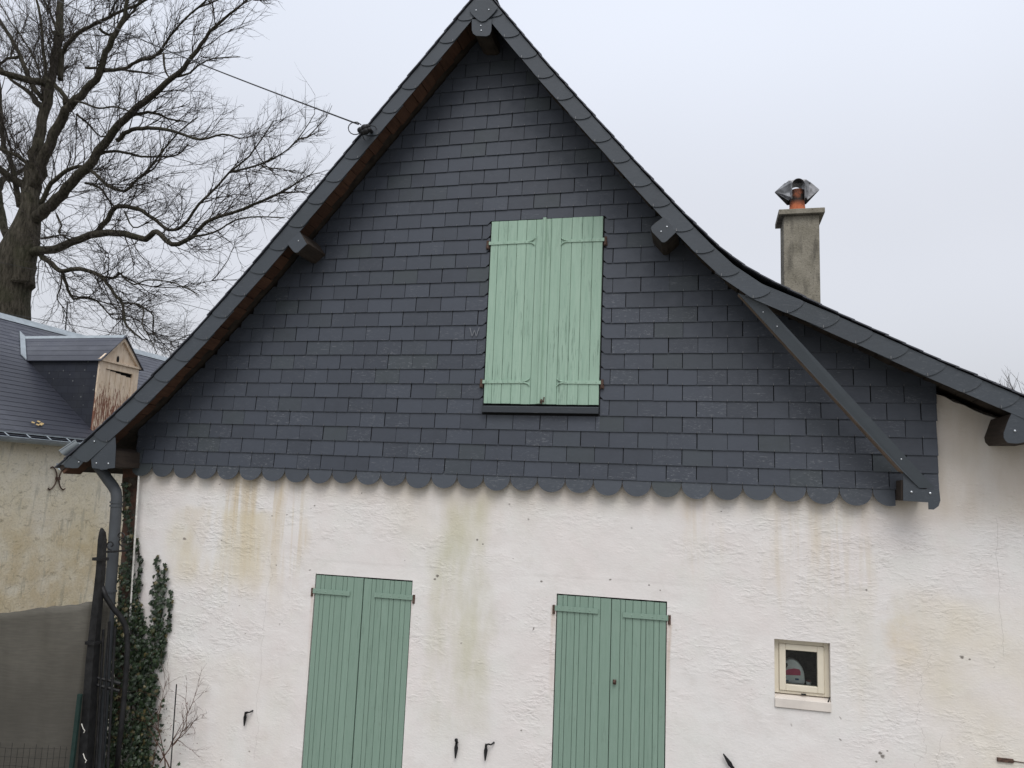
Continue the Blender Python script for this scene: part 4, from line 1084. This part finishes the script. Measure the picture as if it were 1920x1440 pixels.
# ================================================================== IVY AND BRIARS
iv = empty('ivy', (-1.1, -.1, GZ)); tag(iv, 'dark green ivy climbing the left corner of the white wall behind the gate', 'plant')
IM = Matrix.Translation(-Vector((-1.1, -.1, GZ)))
def mat_leaf():
    n = NT('ivy_leaf', .45, .4); r = n.island()
    c = n.mix(n.rng(r, 0, 1), (.008, .016, .008), (.026, .045, .018)); c = n.mix(n.rng(n.math('FRACT', n.mul(r, 17.3)), .93, .95), c, (.09, .075, .03))
    n.b.inputs['Subsurface Weight'].default_value = 0; return n.done(c)
LEAF = [(0, 0), (.28, -.16), (.42, .02), (.66, .10), (.40, .34), (.48, .60), (.16, .55), (0, 1.0), (-.16, .55), (-.48, .60), (-.40, .34), (-.66, .10), (-.42, .02), (-.28, -.16)]
rnd = random.Random(11)
def ivy_leaf(mb, c, s, nrm):
    n_ = nrm.normalized(); up = Vector((rnd.uniform(-.7, .7), rnd.uniform(-.2, .2), -1)); a = n_.cross(up).normalized(); b = a.cross(n_)
    if b.dot(up) < 0: b = -b
    k = len(mb.v); fold = rnd.uniform(.1, .4)
    for x, y in LEAF: mb.v.append(tuple(c + a * x * s + b * y * s - n_ * abs(x) * s * fold))
    mb.v.append(tuple(c + b * .35 * s + n_ * .05 * s)); cidx = len(mb.v) - 1
    for i in range(len(LEAF)): mb.f.append((k + i, k + (i + 1) % len(LEAF), cidx)); mb.m.append(0)
strands = [
    [(236, 905, 5), (240, 960, 7), (243, 1010, 7), (240, 1070, 10), (247, 1130, 13), (250, 1200, 20), (256, 1260, 26), (256, 1330, 32), (250, 1400, 40), (244, 1460, 44)],
    [(295, 1040, 1.5), (294, 1058, 3), (297, 1082, 6), (293, 1120, 8), (290, 1165, 11), (285, 1210, 13), (283, 1260, 14), (276, 1330, 17), (268, 1400, 20), (262, 1450, 22)],
    [(310, 1055, 1), (309, 1075, 4), (307, 1110, 5), (303, 1150, 5), (300, 1200, 5), (296, 1240, 6)],
    [(320, 1105, 1), (318, 1130, 3), (316, 1165, 4), (308, 1200, 4), (301, 1240, 5)],
    [(258, 1010, 3), (262, 1060, 3), (256, 1110, 7), (262, 1180, 9), (268, 1230, 9)],
    [(214, 1150, 5), (214, 1220, 14), (212, 1300, 20), (206, 1380, 24), (200, 1450, 28)],
    [(225, 1060, 5), (227, 1110, 7), (226, 1170, 10), (230, 1240, 14)]]
lm = MB(); stm = MB()
for si_, sd in enumerate(strands):
    cen = []
    for (u0, v0, w0), (u1, v1, w1) in zip(sd, sd[1:]):
        ln = sqrt((u1 - u0) ** 2 + (v1 - v0) ** 2)
        cnt = int(ln * (w0 + w1) * .5 * (.125 if si_ in (0, 5, 6) else .16)) + 2
        for _ in range(cnt):
            f = rnd.random(); wd = w0 + (w1 - w0) * f; u = u0 + (u1 - u0) * f + rnd.gauss(0, .62) * wd; v = v0 + (v1 - v0) * f + rnd.uniform(-3, 3)
            thick = .02 + wd * .003
            y = WY - .012 - rnd.random() * thick
            if u < 240: y = rnd.uniform(-.10, .03)
            ivy_leaf(lm, at(u, v, y), rnd.choice((rnd.uniform(.014, .028), rnd.uniform(.024, .046))), Vector((rnd.uniform(-.9, .9), -1, rnd.uniform(-.2, .9))))
    for r_ in range(2 if si_ in (1, 2, 3) else 5):
        pts = []
        for (u, v, wd) in sd: pts.append(at(u + rnd.uniform(-.4, .4) * wd, v, WY - .008))
        stm.tube(pts, [.0015 + .004 * i / len(pts) for i in range(len(pts))], 5)
o = lm.build('leaves', mat_leaf(), iv, recalc=False); o.matrix_parent_inverse = IM
o = stm.build('stems', mat_simple('ivy_stem', (.05, .035, .025), .9), iv); o.matrix_parent_inverse = IM

def branchy(mb, p0, d0, ln, r0, depth, rn, spread=.6, up=.1, n=3, wob=.25, flat=1.):
    pts = [Vector(p0)]; d = Vector(d0).normalized(); seg = max(3, int(ln / .05)) if depth > 0 else 3
    seg = min(seg, 7); rad = []
    for i in range(seg):
        d = (d + Vector((rn.uniform(-wob, wob), rn.uniform(-wob, wob) * flat, rn.uniform(-wob, wob) + up * .3))).normalized(); pts.append(pts[-1] + d * ln / seg)
    mb.tube(pts, [r0 * (1 - .75 * i / seg) for i in range(seg + 1)], n, cap=False)
    if depth <= 0: return
    nb_ = rn.randint(2, 4)
    for k in range(nb_):
        i = rn.randint(1, seg); dd = (pts[i] - pts[i - 1]).normalized() + Vector((rn.uniform(-1, 1), rn.uniform(-1, 1) * flat, rn.uniform(-1, 1))) * spread
        branchy(mb, pts[i], dd, ln * rn.uniform(.45, .75), r0 * .6, depth - 1, rn, spread, up, n, wob, flat)
sh_ = empty('bare_briar', (-.9, -.1, GZ)); tag(sh_, 'leafless thorny twigs tied to a thin stake at the foot of the white wall', 'shrub')
SM = Matrix.Translation(-Vector((-.9, -.1, GZ)))
m = MB(); r8 = random.Random(5)
for (u, v, du, dv) in ((300, 1430, 60, -95), (285, 1440, 30, -60), (325, 1395, 45, -25), (322, 1400, 45, -55), (318, 1440, -20, -80), (310, 1440, 10, -110)):
    a, b = at(u, v, -.06), at(u + du, v + dv, -.08); branchy(m, a, b - a, (b - a).length * .95, .0055, 3, r8, .75, .0, 4, .30, .4)
o = m.build('twigs', mat_simple('briar_twig', (.09, .05, .035), .9), sh_); o.matrix_parent_inverse = SM
m = MB(); a, b = at(331, 1283, -.06), at(320, 1440, -.06); m.tube([a, b, Vector((b.x, b.y, GZ))], .005, 6); o = m.build('stake', M_iron, sh_); o.matrix_parent_inverse = SM
m = MB()
for _ in range(90):
    u = rnd.uniform(285, 372); v = 1300 + abs(u - 330) * .3 + rnd.uniform(0, 110); ivy_leaf(m, at(u, v, -.07), rnd.uniform(.005, .010), Vector((rnd.uniform(-1, 1), -1, rnd.uniform(-1, 1))))
o = m.build('buds', mat_simple('red_brown_buds', (.13, .06, .045), .9), sh_, recalc=False); o.matrix_parent_inverse = SM

# ================================================================== TREES
def mat_bark(name, c0, c1, moss):
    n = NT(name, .95, .1); o = n.obj()
    c = n.mix(n.rng(n.noise(n.sc(o, (3, 3, .6)), 5, 8, .7), .36, .62), tuple(q * .55 for q in c0), c1)
    if moss: c = n.mix(n.mul(n.rng(n.noise(o, 1.3, 4), .48, .62), .35), c, (.055, .060, .032))
    return n.done(c, None, n.bump(n.noise(n.sc(o, (3, 3, .8)), 7, 8, .75), 1.0, .12))
M_bark = mat_bark('bark', (.050, .045, .034), (.110, .098, .076), True)
M_twig = mat_bark('twig_bark', (.052, .044, .039), (.105, .090, .079), False)
TY = 12.0                                          # distance of the big tree behind the facade plane
tree = empty('bare_tree', (0, 0, 0)); 
tb_ = at(15, 620, TY); tree.location = (tb_.x, TY, GZ); TM = Matrix.Translation(-Vector((tb_.x, TY, GZ)))
tag(tree, 'huge leafless tree with twisting limbs behind the neighbouring slate roof', 'tree')
rt = random.Random(21)
PXM = (TY + 5.93) / FPX                            # metres per pixel there, roughly
def limb_path(px, y0, y1, scale=1., ox=0, oy=0):
    n = len(px); out = []
    for i, (u, v) in enumerate(px):
        f = i / (n - 1); out.append(at(u * scale + ox, v * scale + oy, TY + y0 + (y1 - y0) * f))
    return out
def smoothp(pts, rad, k=3):
    out, ro_ = [], []
    n = len(pts)
    for i in range(n - 1):
        p0, p1, p2, p3 = pts[max(i - 1, 0)], pts[i], pts[i + 1], pts[min(i + 2, n - 1)]
        for j in range(k):
            t = j / k; out.append(.5 * ((2 * p1) + (-p0 + p2) * t + (2 * p0 - 5 * p1 + 4 * p2 - p3) * t * t + (-p0 + 3 * p1 - 3 * p2 + p3) * t ** 3)); ro_.append(rad[i] + (rad[i + 1] - rad[i]) * t)
    out.append(pts[-1]); ro_.append(rad[-1]); return out, ro_
T3 = 1 / 3.
limbs = []   # (px list in crop units, scale, ox, oy, width0, width1 in px, y0, y1)
def LB(px, w0, w1, y0=0, y1=0, lo=False):
    limbs.append((px, T3, 0, 440 if lo else 0, w0, w1, y0, y1))
LB([(110, 1610), (125, 1500), (145, 1400), (162, 1280), (172, 1150), (178, 1050), (184, 960), (196, 870), (215, 780)], 66, 22, 0, 0)
LB([(150, 1120), (165, 1000), (200, 850), (235, 680), (275, 520), (315, 350), (330, 200), (335, 60), (335, -120)], 30, 16, .3, .8)
LB([(190, 1050), (240, 920), (290, 800), (350, 650), (410, 580), (480, 510), (560, 405), (600, 290), (650, 190), (700, 90), (720, -60)], 30, 8, 0, -.6)
LB([(190, 1240), (250, 1180), (340, 1100), (450, 990), (550, 850), (640, 740), (740, 640), (860, 540), (970, 440), (1060, 350), (1130, 250), (1210, 150), (1330, 50), (1420, -30)], 30, 3, 0, -1.5)
LB([(170, 1420), (260, 1410), (400, 1365), (560, 1310), (690, 1315), (820, 1345), (880, 1300), (970, 1375), (1080, 1330), (1160, 1250), (1300, 1200), (1480, 1130), (1620, 1060), (1700, 1005)], 22, 2.5, 0, -2.4)
LB([(230, 1150), (270, 1060), (340, 985), (440, 935), (530, 975), (600, 1040), (700, 1075), (760, 1020), (830, 960), (900, 870), (1000, 750), (1110, 660)], 12, 2.5, 0, -1)
LB([(660, 790), (720, 740), (800, 722), (900, 722), (1000, 745), (1130, 785), (1250, 755), (1350, 780)], 12, 3, -.6, -1.4)
LB([(540, 870), (620, 850), (700, 858), (790, 880), (880, 882), (1000, 870), (1060, 810)], 8, 3, -.4, .4)
LB([(740, 650), (830, 632), (910, 650), (960, 672), (1050, 685)], 9, 3, -.7, .2)
LB([(540, 1310), (600, 1240), (650, 1170), (720, 1165), (800, 1185), (870, 1235), (950, 1295), (1030, 1270), (1120, 1150), (1200, 1070), (1290, 970), (1400, 880), (1480, 770), (1540, 680)], 13, 2, -.3, -1)
LB([(1290, 970), (1450, 930), (1560, 880), (1650, 810), (1720, 720), (1770, 640)], 5, 1.5, -.6, -1.2)
LB([(1080, 1330), (1200, 1310), (1320, 1240), (1450, 1220), (1600, 1225)], 5, 2, -1.6, -2.4)
LB([(200, 100), (240, 125), (290, 165), (350, 208), (450, 192), (560, 230), (600, 275), (640, 325), (690, 395), (700, 485), (740, 540), (800, 590)], 14, 3.5, 0, -1.5, True)
LB([(350, 208), (375, 280), (410, 360), (470, 350), (540, 370), (600, 430), (640, 475), (700, 470)], 8, 2, -.3, .6, True)
LB([(560, 230), (640, 245), (670, 215), (700, 245), (755, 280), (830, 256), (950, 265), (1050, 300), (1120, 340)], 6, 1.6, -.5, -2, True)
LB([(690, 385), (780, 392), (810, 430), (800, 500), (830, 560), (880, 660)], 5, 1.5, -.8, -1.8, True)
LB([(810, 412), (862, 455), (862, 540), (870, 600)], 4, 1.5, -.9, .2, True)
LB([(350, 210), (340, 300), (320, 360), (360, 420), (350, 500)], 4, 1.5, 0, .6, True)
LB([(-30, 60), (10, 130), (60, 215), (110, 310), (150, 400), (185, 480), (240, 560)][::-1], 13, 8, .6, 1.4)
LB([(100, 320), (40, 330), (0, 360), (-90, 400)], 9, 5, 1.1, 1.6)
LB([(110, 1160), (90, 1060), (60, 900), (25, 830), (10, 700), (0, 600), (-10, 430), (-60, 250)], 15, 8, .2, 1.2)
LB([(190, 960), (120, 895), (40, 850), (-60, 800), (-160, 700)], 11, 6, 0, -.8)
LB([(70, 1500), (50, 1400), (25, 1280), (0, 1150), (-40, 980), (-120, 800), (-200, 600)], 24, 12, .8, 2)
LB([(370, 590), (350, 520), (300, 470), (255, 440), (260, 380), (240, 250), (230, 100), (190, -60)], 13, 5, .2, -.4)
LB([(340, 450), (345, 330), (370, 260), (440, 190), (540, 130), (640, 85), (760, 30), (900, -40)], 14, 5, .4, -.4)
LB([(560, 400), (640, 395), (720, 375), (800, 335), (850, 330), (900, 290), (960, 200), (1040, 110), (1150, 10), (1200, -50)], 10, 3, -.2, -1.4)
LB([(560, 160), (620, 200), (690, 130), (750, 60), (800, -20)], 8, 4, -.2, .4)
LB([(480, 380), (560, 385), (640, 390), (760, 400), (850, 415)], 7, 3, .5, .9)
LB([(1000, 430), (1070, 410), (1110, 370), (1200, 330), (1350, 320)], 6, 2, -.9, -1.8)
LB([(920, 300), (930, 400), (960, 440)], 5, 4, -.9, -.9)
LB([(380, 560), (470, 580), (560, 610), (640, 600), (740, 630)], 6, 3, -.2, -1.6)
LB([(430, 640), (500, 700), (570, 770), (640, 740)], 6, 3, -.2, .6)
LB([(230, 1340), (300, 1330), (350, 1320), (420, 1340)], 5, 2.5, -.2, -.8)
LB([(320, 1210), (345, 1270), (330, 1310), (400, 1350)], 5, 3, -.2, -.4)
LB([(480, 1030), (560, 1055), (600, 1110), (650, 1170)], 6, 4, -.1, -.5)
LB([(700, 1190), (750, 1280), (830, 1250), (930, 1200)], 4, 2, -.4, -1)
LB([(240, 540), (220, 400), (150, 250), (60, 120), (0, 20)], 6, 3, .6, 1.2)
LB([(330, 200), (290, 90), (250, 0), (230, -80)], 8, 4, .4, 1)
tm = MB(); tw = MB(); seeds = []
for px, sc0, ox, oy, w0, w1, y0, y1 in limbs:
    pts = limb_path(px, y0, y1, sc0, ox, oy); n_ = len(pts)
    rad = [(w0 + (w1 - w0) * (i / (n_ - 1)) ** .8) * .5 * PXM for i in range(n_)]
    P_, R_ = smoothp(pts, rad)
    for i in range(1, len(P_) - 1):
        P_[i] = P_[i] + Vector((rt.uniform(-1, 1), rt.uniform(-1, 1), rt.uniform(-1, 1))) * min(.05, R_[i] * .35)
    tm.tube(P_, R_, 9 if w0 > 12 else 6, cap=True)
    for i in range(len(P_)): seeds.append((P_[i], R_[i], (P_[min(i + 1, len(P_) - 1)] - P_[max(i - 1, 0)]).normalized()))
# trunk down to the ground, off the left edge of the picture too
base = at(16, 470, TY); gx_ = tb_.x
tp_, tr_ = smoothp([at(60, 350, TY), at(57, 390, TY), at(50, 425, TY), at(38, 462, TY), at(20, 510, TY), at(8, 560, TY), at(2, 640, TY), Vector((at(2, 640, TY).x, TY, -1)), Vector((at(2, 640, TY).x, TY, GZ - .2))], [q * PXM for q in (12, 22, 30, 39, 50, 54, 58, 66, 86)])
tm.tube(tp_, tr_, 18)
# outer limbs growing to the left, outside the frame
for k in range(9):
    a = rt.choice([q_[0] for q_ in seeds if q_[1] > .07 and q_[0].x < at(45, 300, TY).x]); d = Vector((-1, rt.uniform(-.8, .8), rt.uniform(-.1, .9)))
    pts = [a]; dd = d.normalized()
    for j in range(7): dd = (dd + Vector((rt.uniform(-.3, .3), rt.uniform(-.3, .3), rt.uniform(-.2, .35)))).normalized(); pts.append(pts[-1] + dd * .55)
    P_, R_ = smoothp(pts, [.13 - .016 * i for i in range(8)]); tm.tube(P_, R_, 6)
    for i in range(len(P_)): seeds.append((P_[i], R_[i], dd))
cen = at(70, 430, TY)
def crown_ok(pt, slack=0.):
    d = pt - CAM; z = d.dot(AF); u = 960 + FPX * d.dot(AR) / z; v = 720 - FPX * d.dot(AU) / z
    if u < -350: return True
    edge = [(-200, 545), (0, 505), (60, 505), (110, 525), (150, 560), (210, 608), (270, 620), (330, 600), (400, 570), (470, 505), (560, 440), (640, 415), (700, 330)]
    lim = 600
    for (v0, u0), (v1, u1) in zip(edge, edge[1:]):
        if v0 <= v <= v1: lim = u0 + (u1 - u0) * (v - v0) / (v1 - v0)
    return u < lim + slack + 45 * noise.noise(Vector((v * .022, 3, 0)))
def twig(p0, d0, ln, r0, depth):
    d = d0.normalized(); seg = 6 if depth >= 2 else (5 if depth == 1 else 3)
    pts = [p0]; out = (p0 - cen).normalized(); slack = rt.gauss(-6, 26)
    bend = Vector((rt.uniform(-1, 1), rt.uniform(-1, 1), rt.uniform(-1, 1))) * .14
    for i in range(seg):
        d = (d + bend + Vector((rt.uniform(-.24, .24), rt.uniform(-.24, .24), rt.uniform(-.24, .24))) + Vector((0, 0, .05)) + out * .06).normalized()
        q_ = pts[-1] + d * (ln / seg)
        if not crown_ok(q_, slack): break
        pts.append(q_)
    if len(pts) < 2: return
    m_ = len(pts) - 1
    tw.tube(pts, [r0 * (1 - .72 * i / max(m_, 1)) for i in range(m_ + 1)], 4 if depth >= 2 else 3, cap=False)
    if depth <= 0: return
    nb_ = {3: 6, 2: 6, 1: 4}[depth]
    for k in range(nb_):
        i = rt.randint(1, m_); t = (pts[i] - pts[i - 1]).normalized()
        sd = Vector((rt.uniform(-1, 1), rt.uniform(-1, 1), rt.uniform(-1, 1))); sd = (sd - t * sd.dot(t)).normalized()
        twig(pts[i], t + sd * rt.uniform(.5, 1.0), ln * rt.uniform(.38, .68), max(r0 * .58, .0032), depth - 1)
small = [s for s in seeds if s[1] < .17]
for p_, r_, d_2 in small:
    if rt.random() < .60:
        sd = Vector((rt.uniform(-1, 1), rt.uniform(-1, 1), rt.uniform(-.6, 1))); sd = (sd - d_2 * sd.dot(d_2)).normalized()
        out = (p_ - cen).normalized()
        dd = d_2 * .5 + sd * .9 + out * .55
        thin = r_ < .05
        twig(p_, dd, rt.uniform(.8, 1.5) if thin else rt.uniform(1.0, 2.1), min(.016, max(r_ * .42, .008)), 2)
        if rt.random() < .04: twig(p_, d_2 * .6 + sd + out * .4, rt.uniform(1.4, 2.4), .028, 3)
        if thin and rt.random() < .3: twig(p_, d_2 + sd * .5, rt.uniform(.7, 1.3), .010, 2)
print('TWIG FACES', len(tw.f))
o = tm.build('trunk', M_bark, tree, smooth=True, recalc=False); o.matrix_parent_inverse = TM
o = tw.build('twigs', M_twig, tree, recalc=False); o.matrix_parent_inverse = TM

# a distant bare tree whose tips show at the right edge
t2 = empty('distant_bare_tree', (0, 0, 0)); q = at(1985, 760, 24.); t2.location = (q.x, 24, GZ); T2 = Matrix.Translation(-Vector((q.x, 24, GZ)))
tag(t2, 'fine bare twigs of a far tree just above the right roof slope', 'tree')
a_m = MB(); b_m = MB(); r9 = random.Random(3)
a_m.tube([(q.x, 24, GZ), (q.x + .1, 24, -.5), (q.x, 24, q.z - 1.2)], [.28, .2, .12], 10)
for k in range(26):
    an = k * 2.4; d = Vector((cos(an), sin(an) * .8, r9.uniform(.4, 1.8))); branchy(b_m, (q.x, 24, q.z - 1.2 - r9.random() * 1.2), d, r9.uniform(1.3, 1.9), .035, 3, r9, .6, .2, 3, .2)
o = a_m.build('trunk', M_bark, t2, smooth=True); o.matrix_parent_inverse = T2
o = b_m.build('crown', M_twig, t2, recalc=False); o.matrix_parent_inverse = T2

# ================================================================== CABLES
yc = -.42
cb = empty('overhead_cable', at(690, 243, yc)); tag(cb, 'thin black service cable from the tree top to the left verge, with insulator and loop', 'cable')
CM = Matrix.Translation(-at(690, 243, yc))
m = MB(); A = at(672, 233, yc); B = at(133, 0, 2.6); D_ = B - A; pts = [A + D_ * (k / 24 * 1.5) + Vector((0, 0, -.12 * sin(pi * min(1, k / 24 * 1.0)))) for k in range(25)]
m.tube(pts, .0068, 5); o = m.build('wire', M_cable, cb); o.matrix_parent_inverse = CM
m = MB(); lc = (664, 238)
pts = [at(677, 234, yc), at(670, 229, yc)] + [at(666 + 13 * cos(a_), 240.5 + 11.8 * sin(a_), yc) for a_ in [(-80 - 25 * k) * pi / 180 for k in range(10)]] + [at(676, 247, yc)]
m.tube(pts, .0045, 5); o = m.build('wire_loop', M_cable, cb); o.matrix_parent_inverse = CM
m = MB(); m.tube([at(693, 235, yc), at(703, 237, yc + .06), at(706, 242, yc + .08)], .0035, 5); o = m.build('wire_tail', M_cable, cb); o.matrix_parent_inverse = CM
m = MB(); m.tube([at(679, 252, yc), at(682, 260, yc + .05), at(684, 262, yc + .08)], .0035, 5)
o = m.build('wire_tail', M_cable, cb); o.matrix_parent_inverse = CM
m = MB()
for u, v, r in ((676.5, 244, .030), (684, 240, .034), (689, 237.5, .025), (681, 248, .026), (692, 243, .022), (686, 246, .03)):
    q = at(u, v, yc); m.ball(q, r, 12, (1.05, .9, .9))
q = at(690, 243, yc); m.tube([q, at(697, 247, YV - .01)], .016, 8)
o = m.build('insulator', M_iron, cb, smooth=True); o.matrix_parent_inverse = CM
def wire(name, pxs, y, r, label):
    m = MB(); m.tube([at(u, v, yy__) for (u, v), yy__ in zip(pxs, y)], r, 5)
    tag(m.build(name, M_cable), label, 'cable')
wire('telephone_wire', [(-200, 560), (0, 586), (140, 610), (340, 650), (520, 690)], [10, 10, 10, 10, 10], .008, 'thin wire passing behind the dormer, close above the neighbouring roof ridge')
wire('telephone_wire', [(-100, 470), (200, 535), (330, 566), (396, 583), (520, 615)], [11, 11, 11, 11, 11], .006, 'upper fine wire crossing the bare lower branches, left of the main roof')
m = MB(); a, b = at(127, 566, 9.0), at(127.5, 640, 9.0); m.tube([a, Vector((b.x, 9, RZ - 1.2))], .014, 6)
o = m.build('roof_mast', M_iron, nh); o.matrix_parent_inverse = Matrix.Translation(-NM)
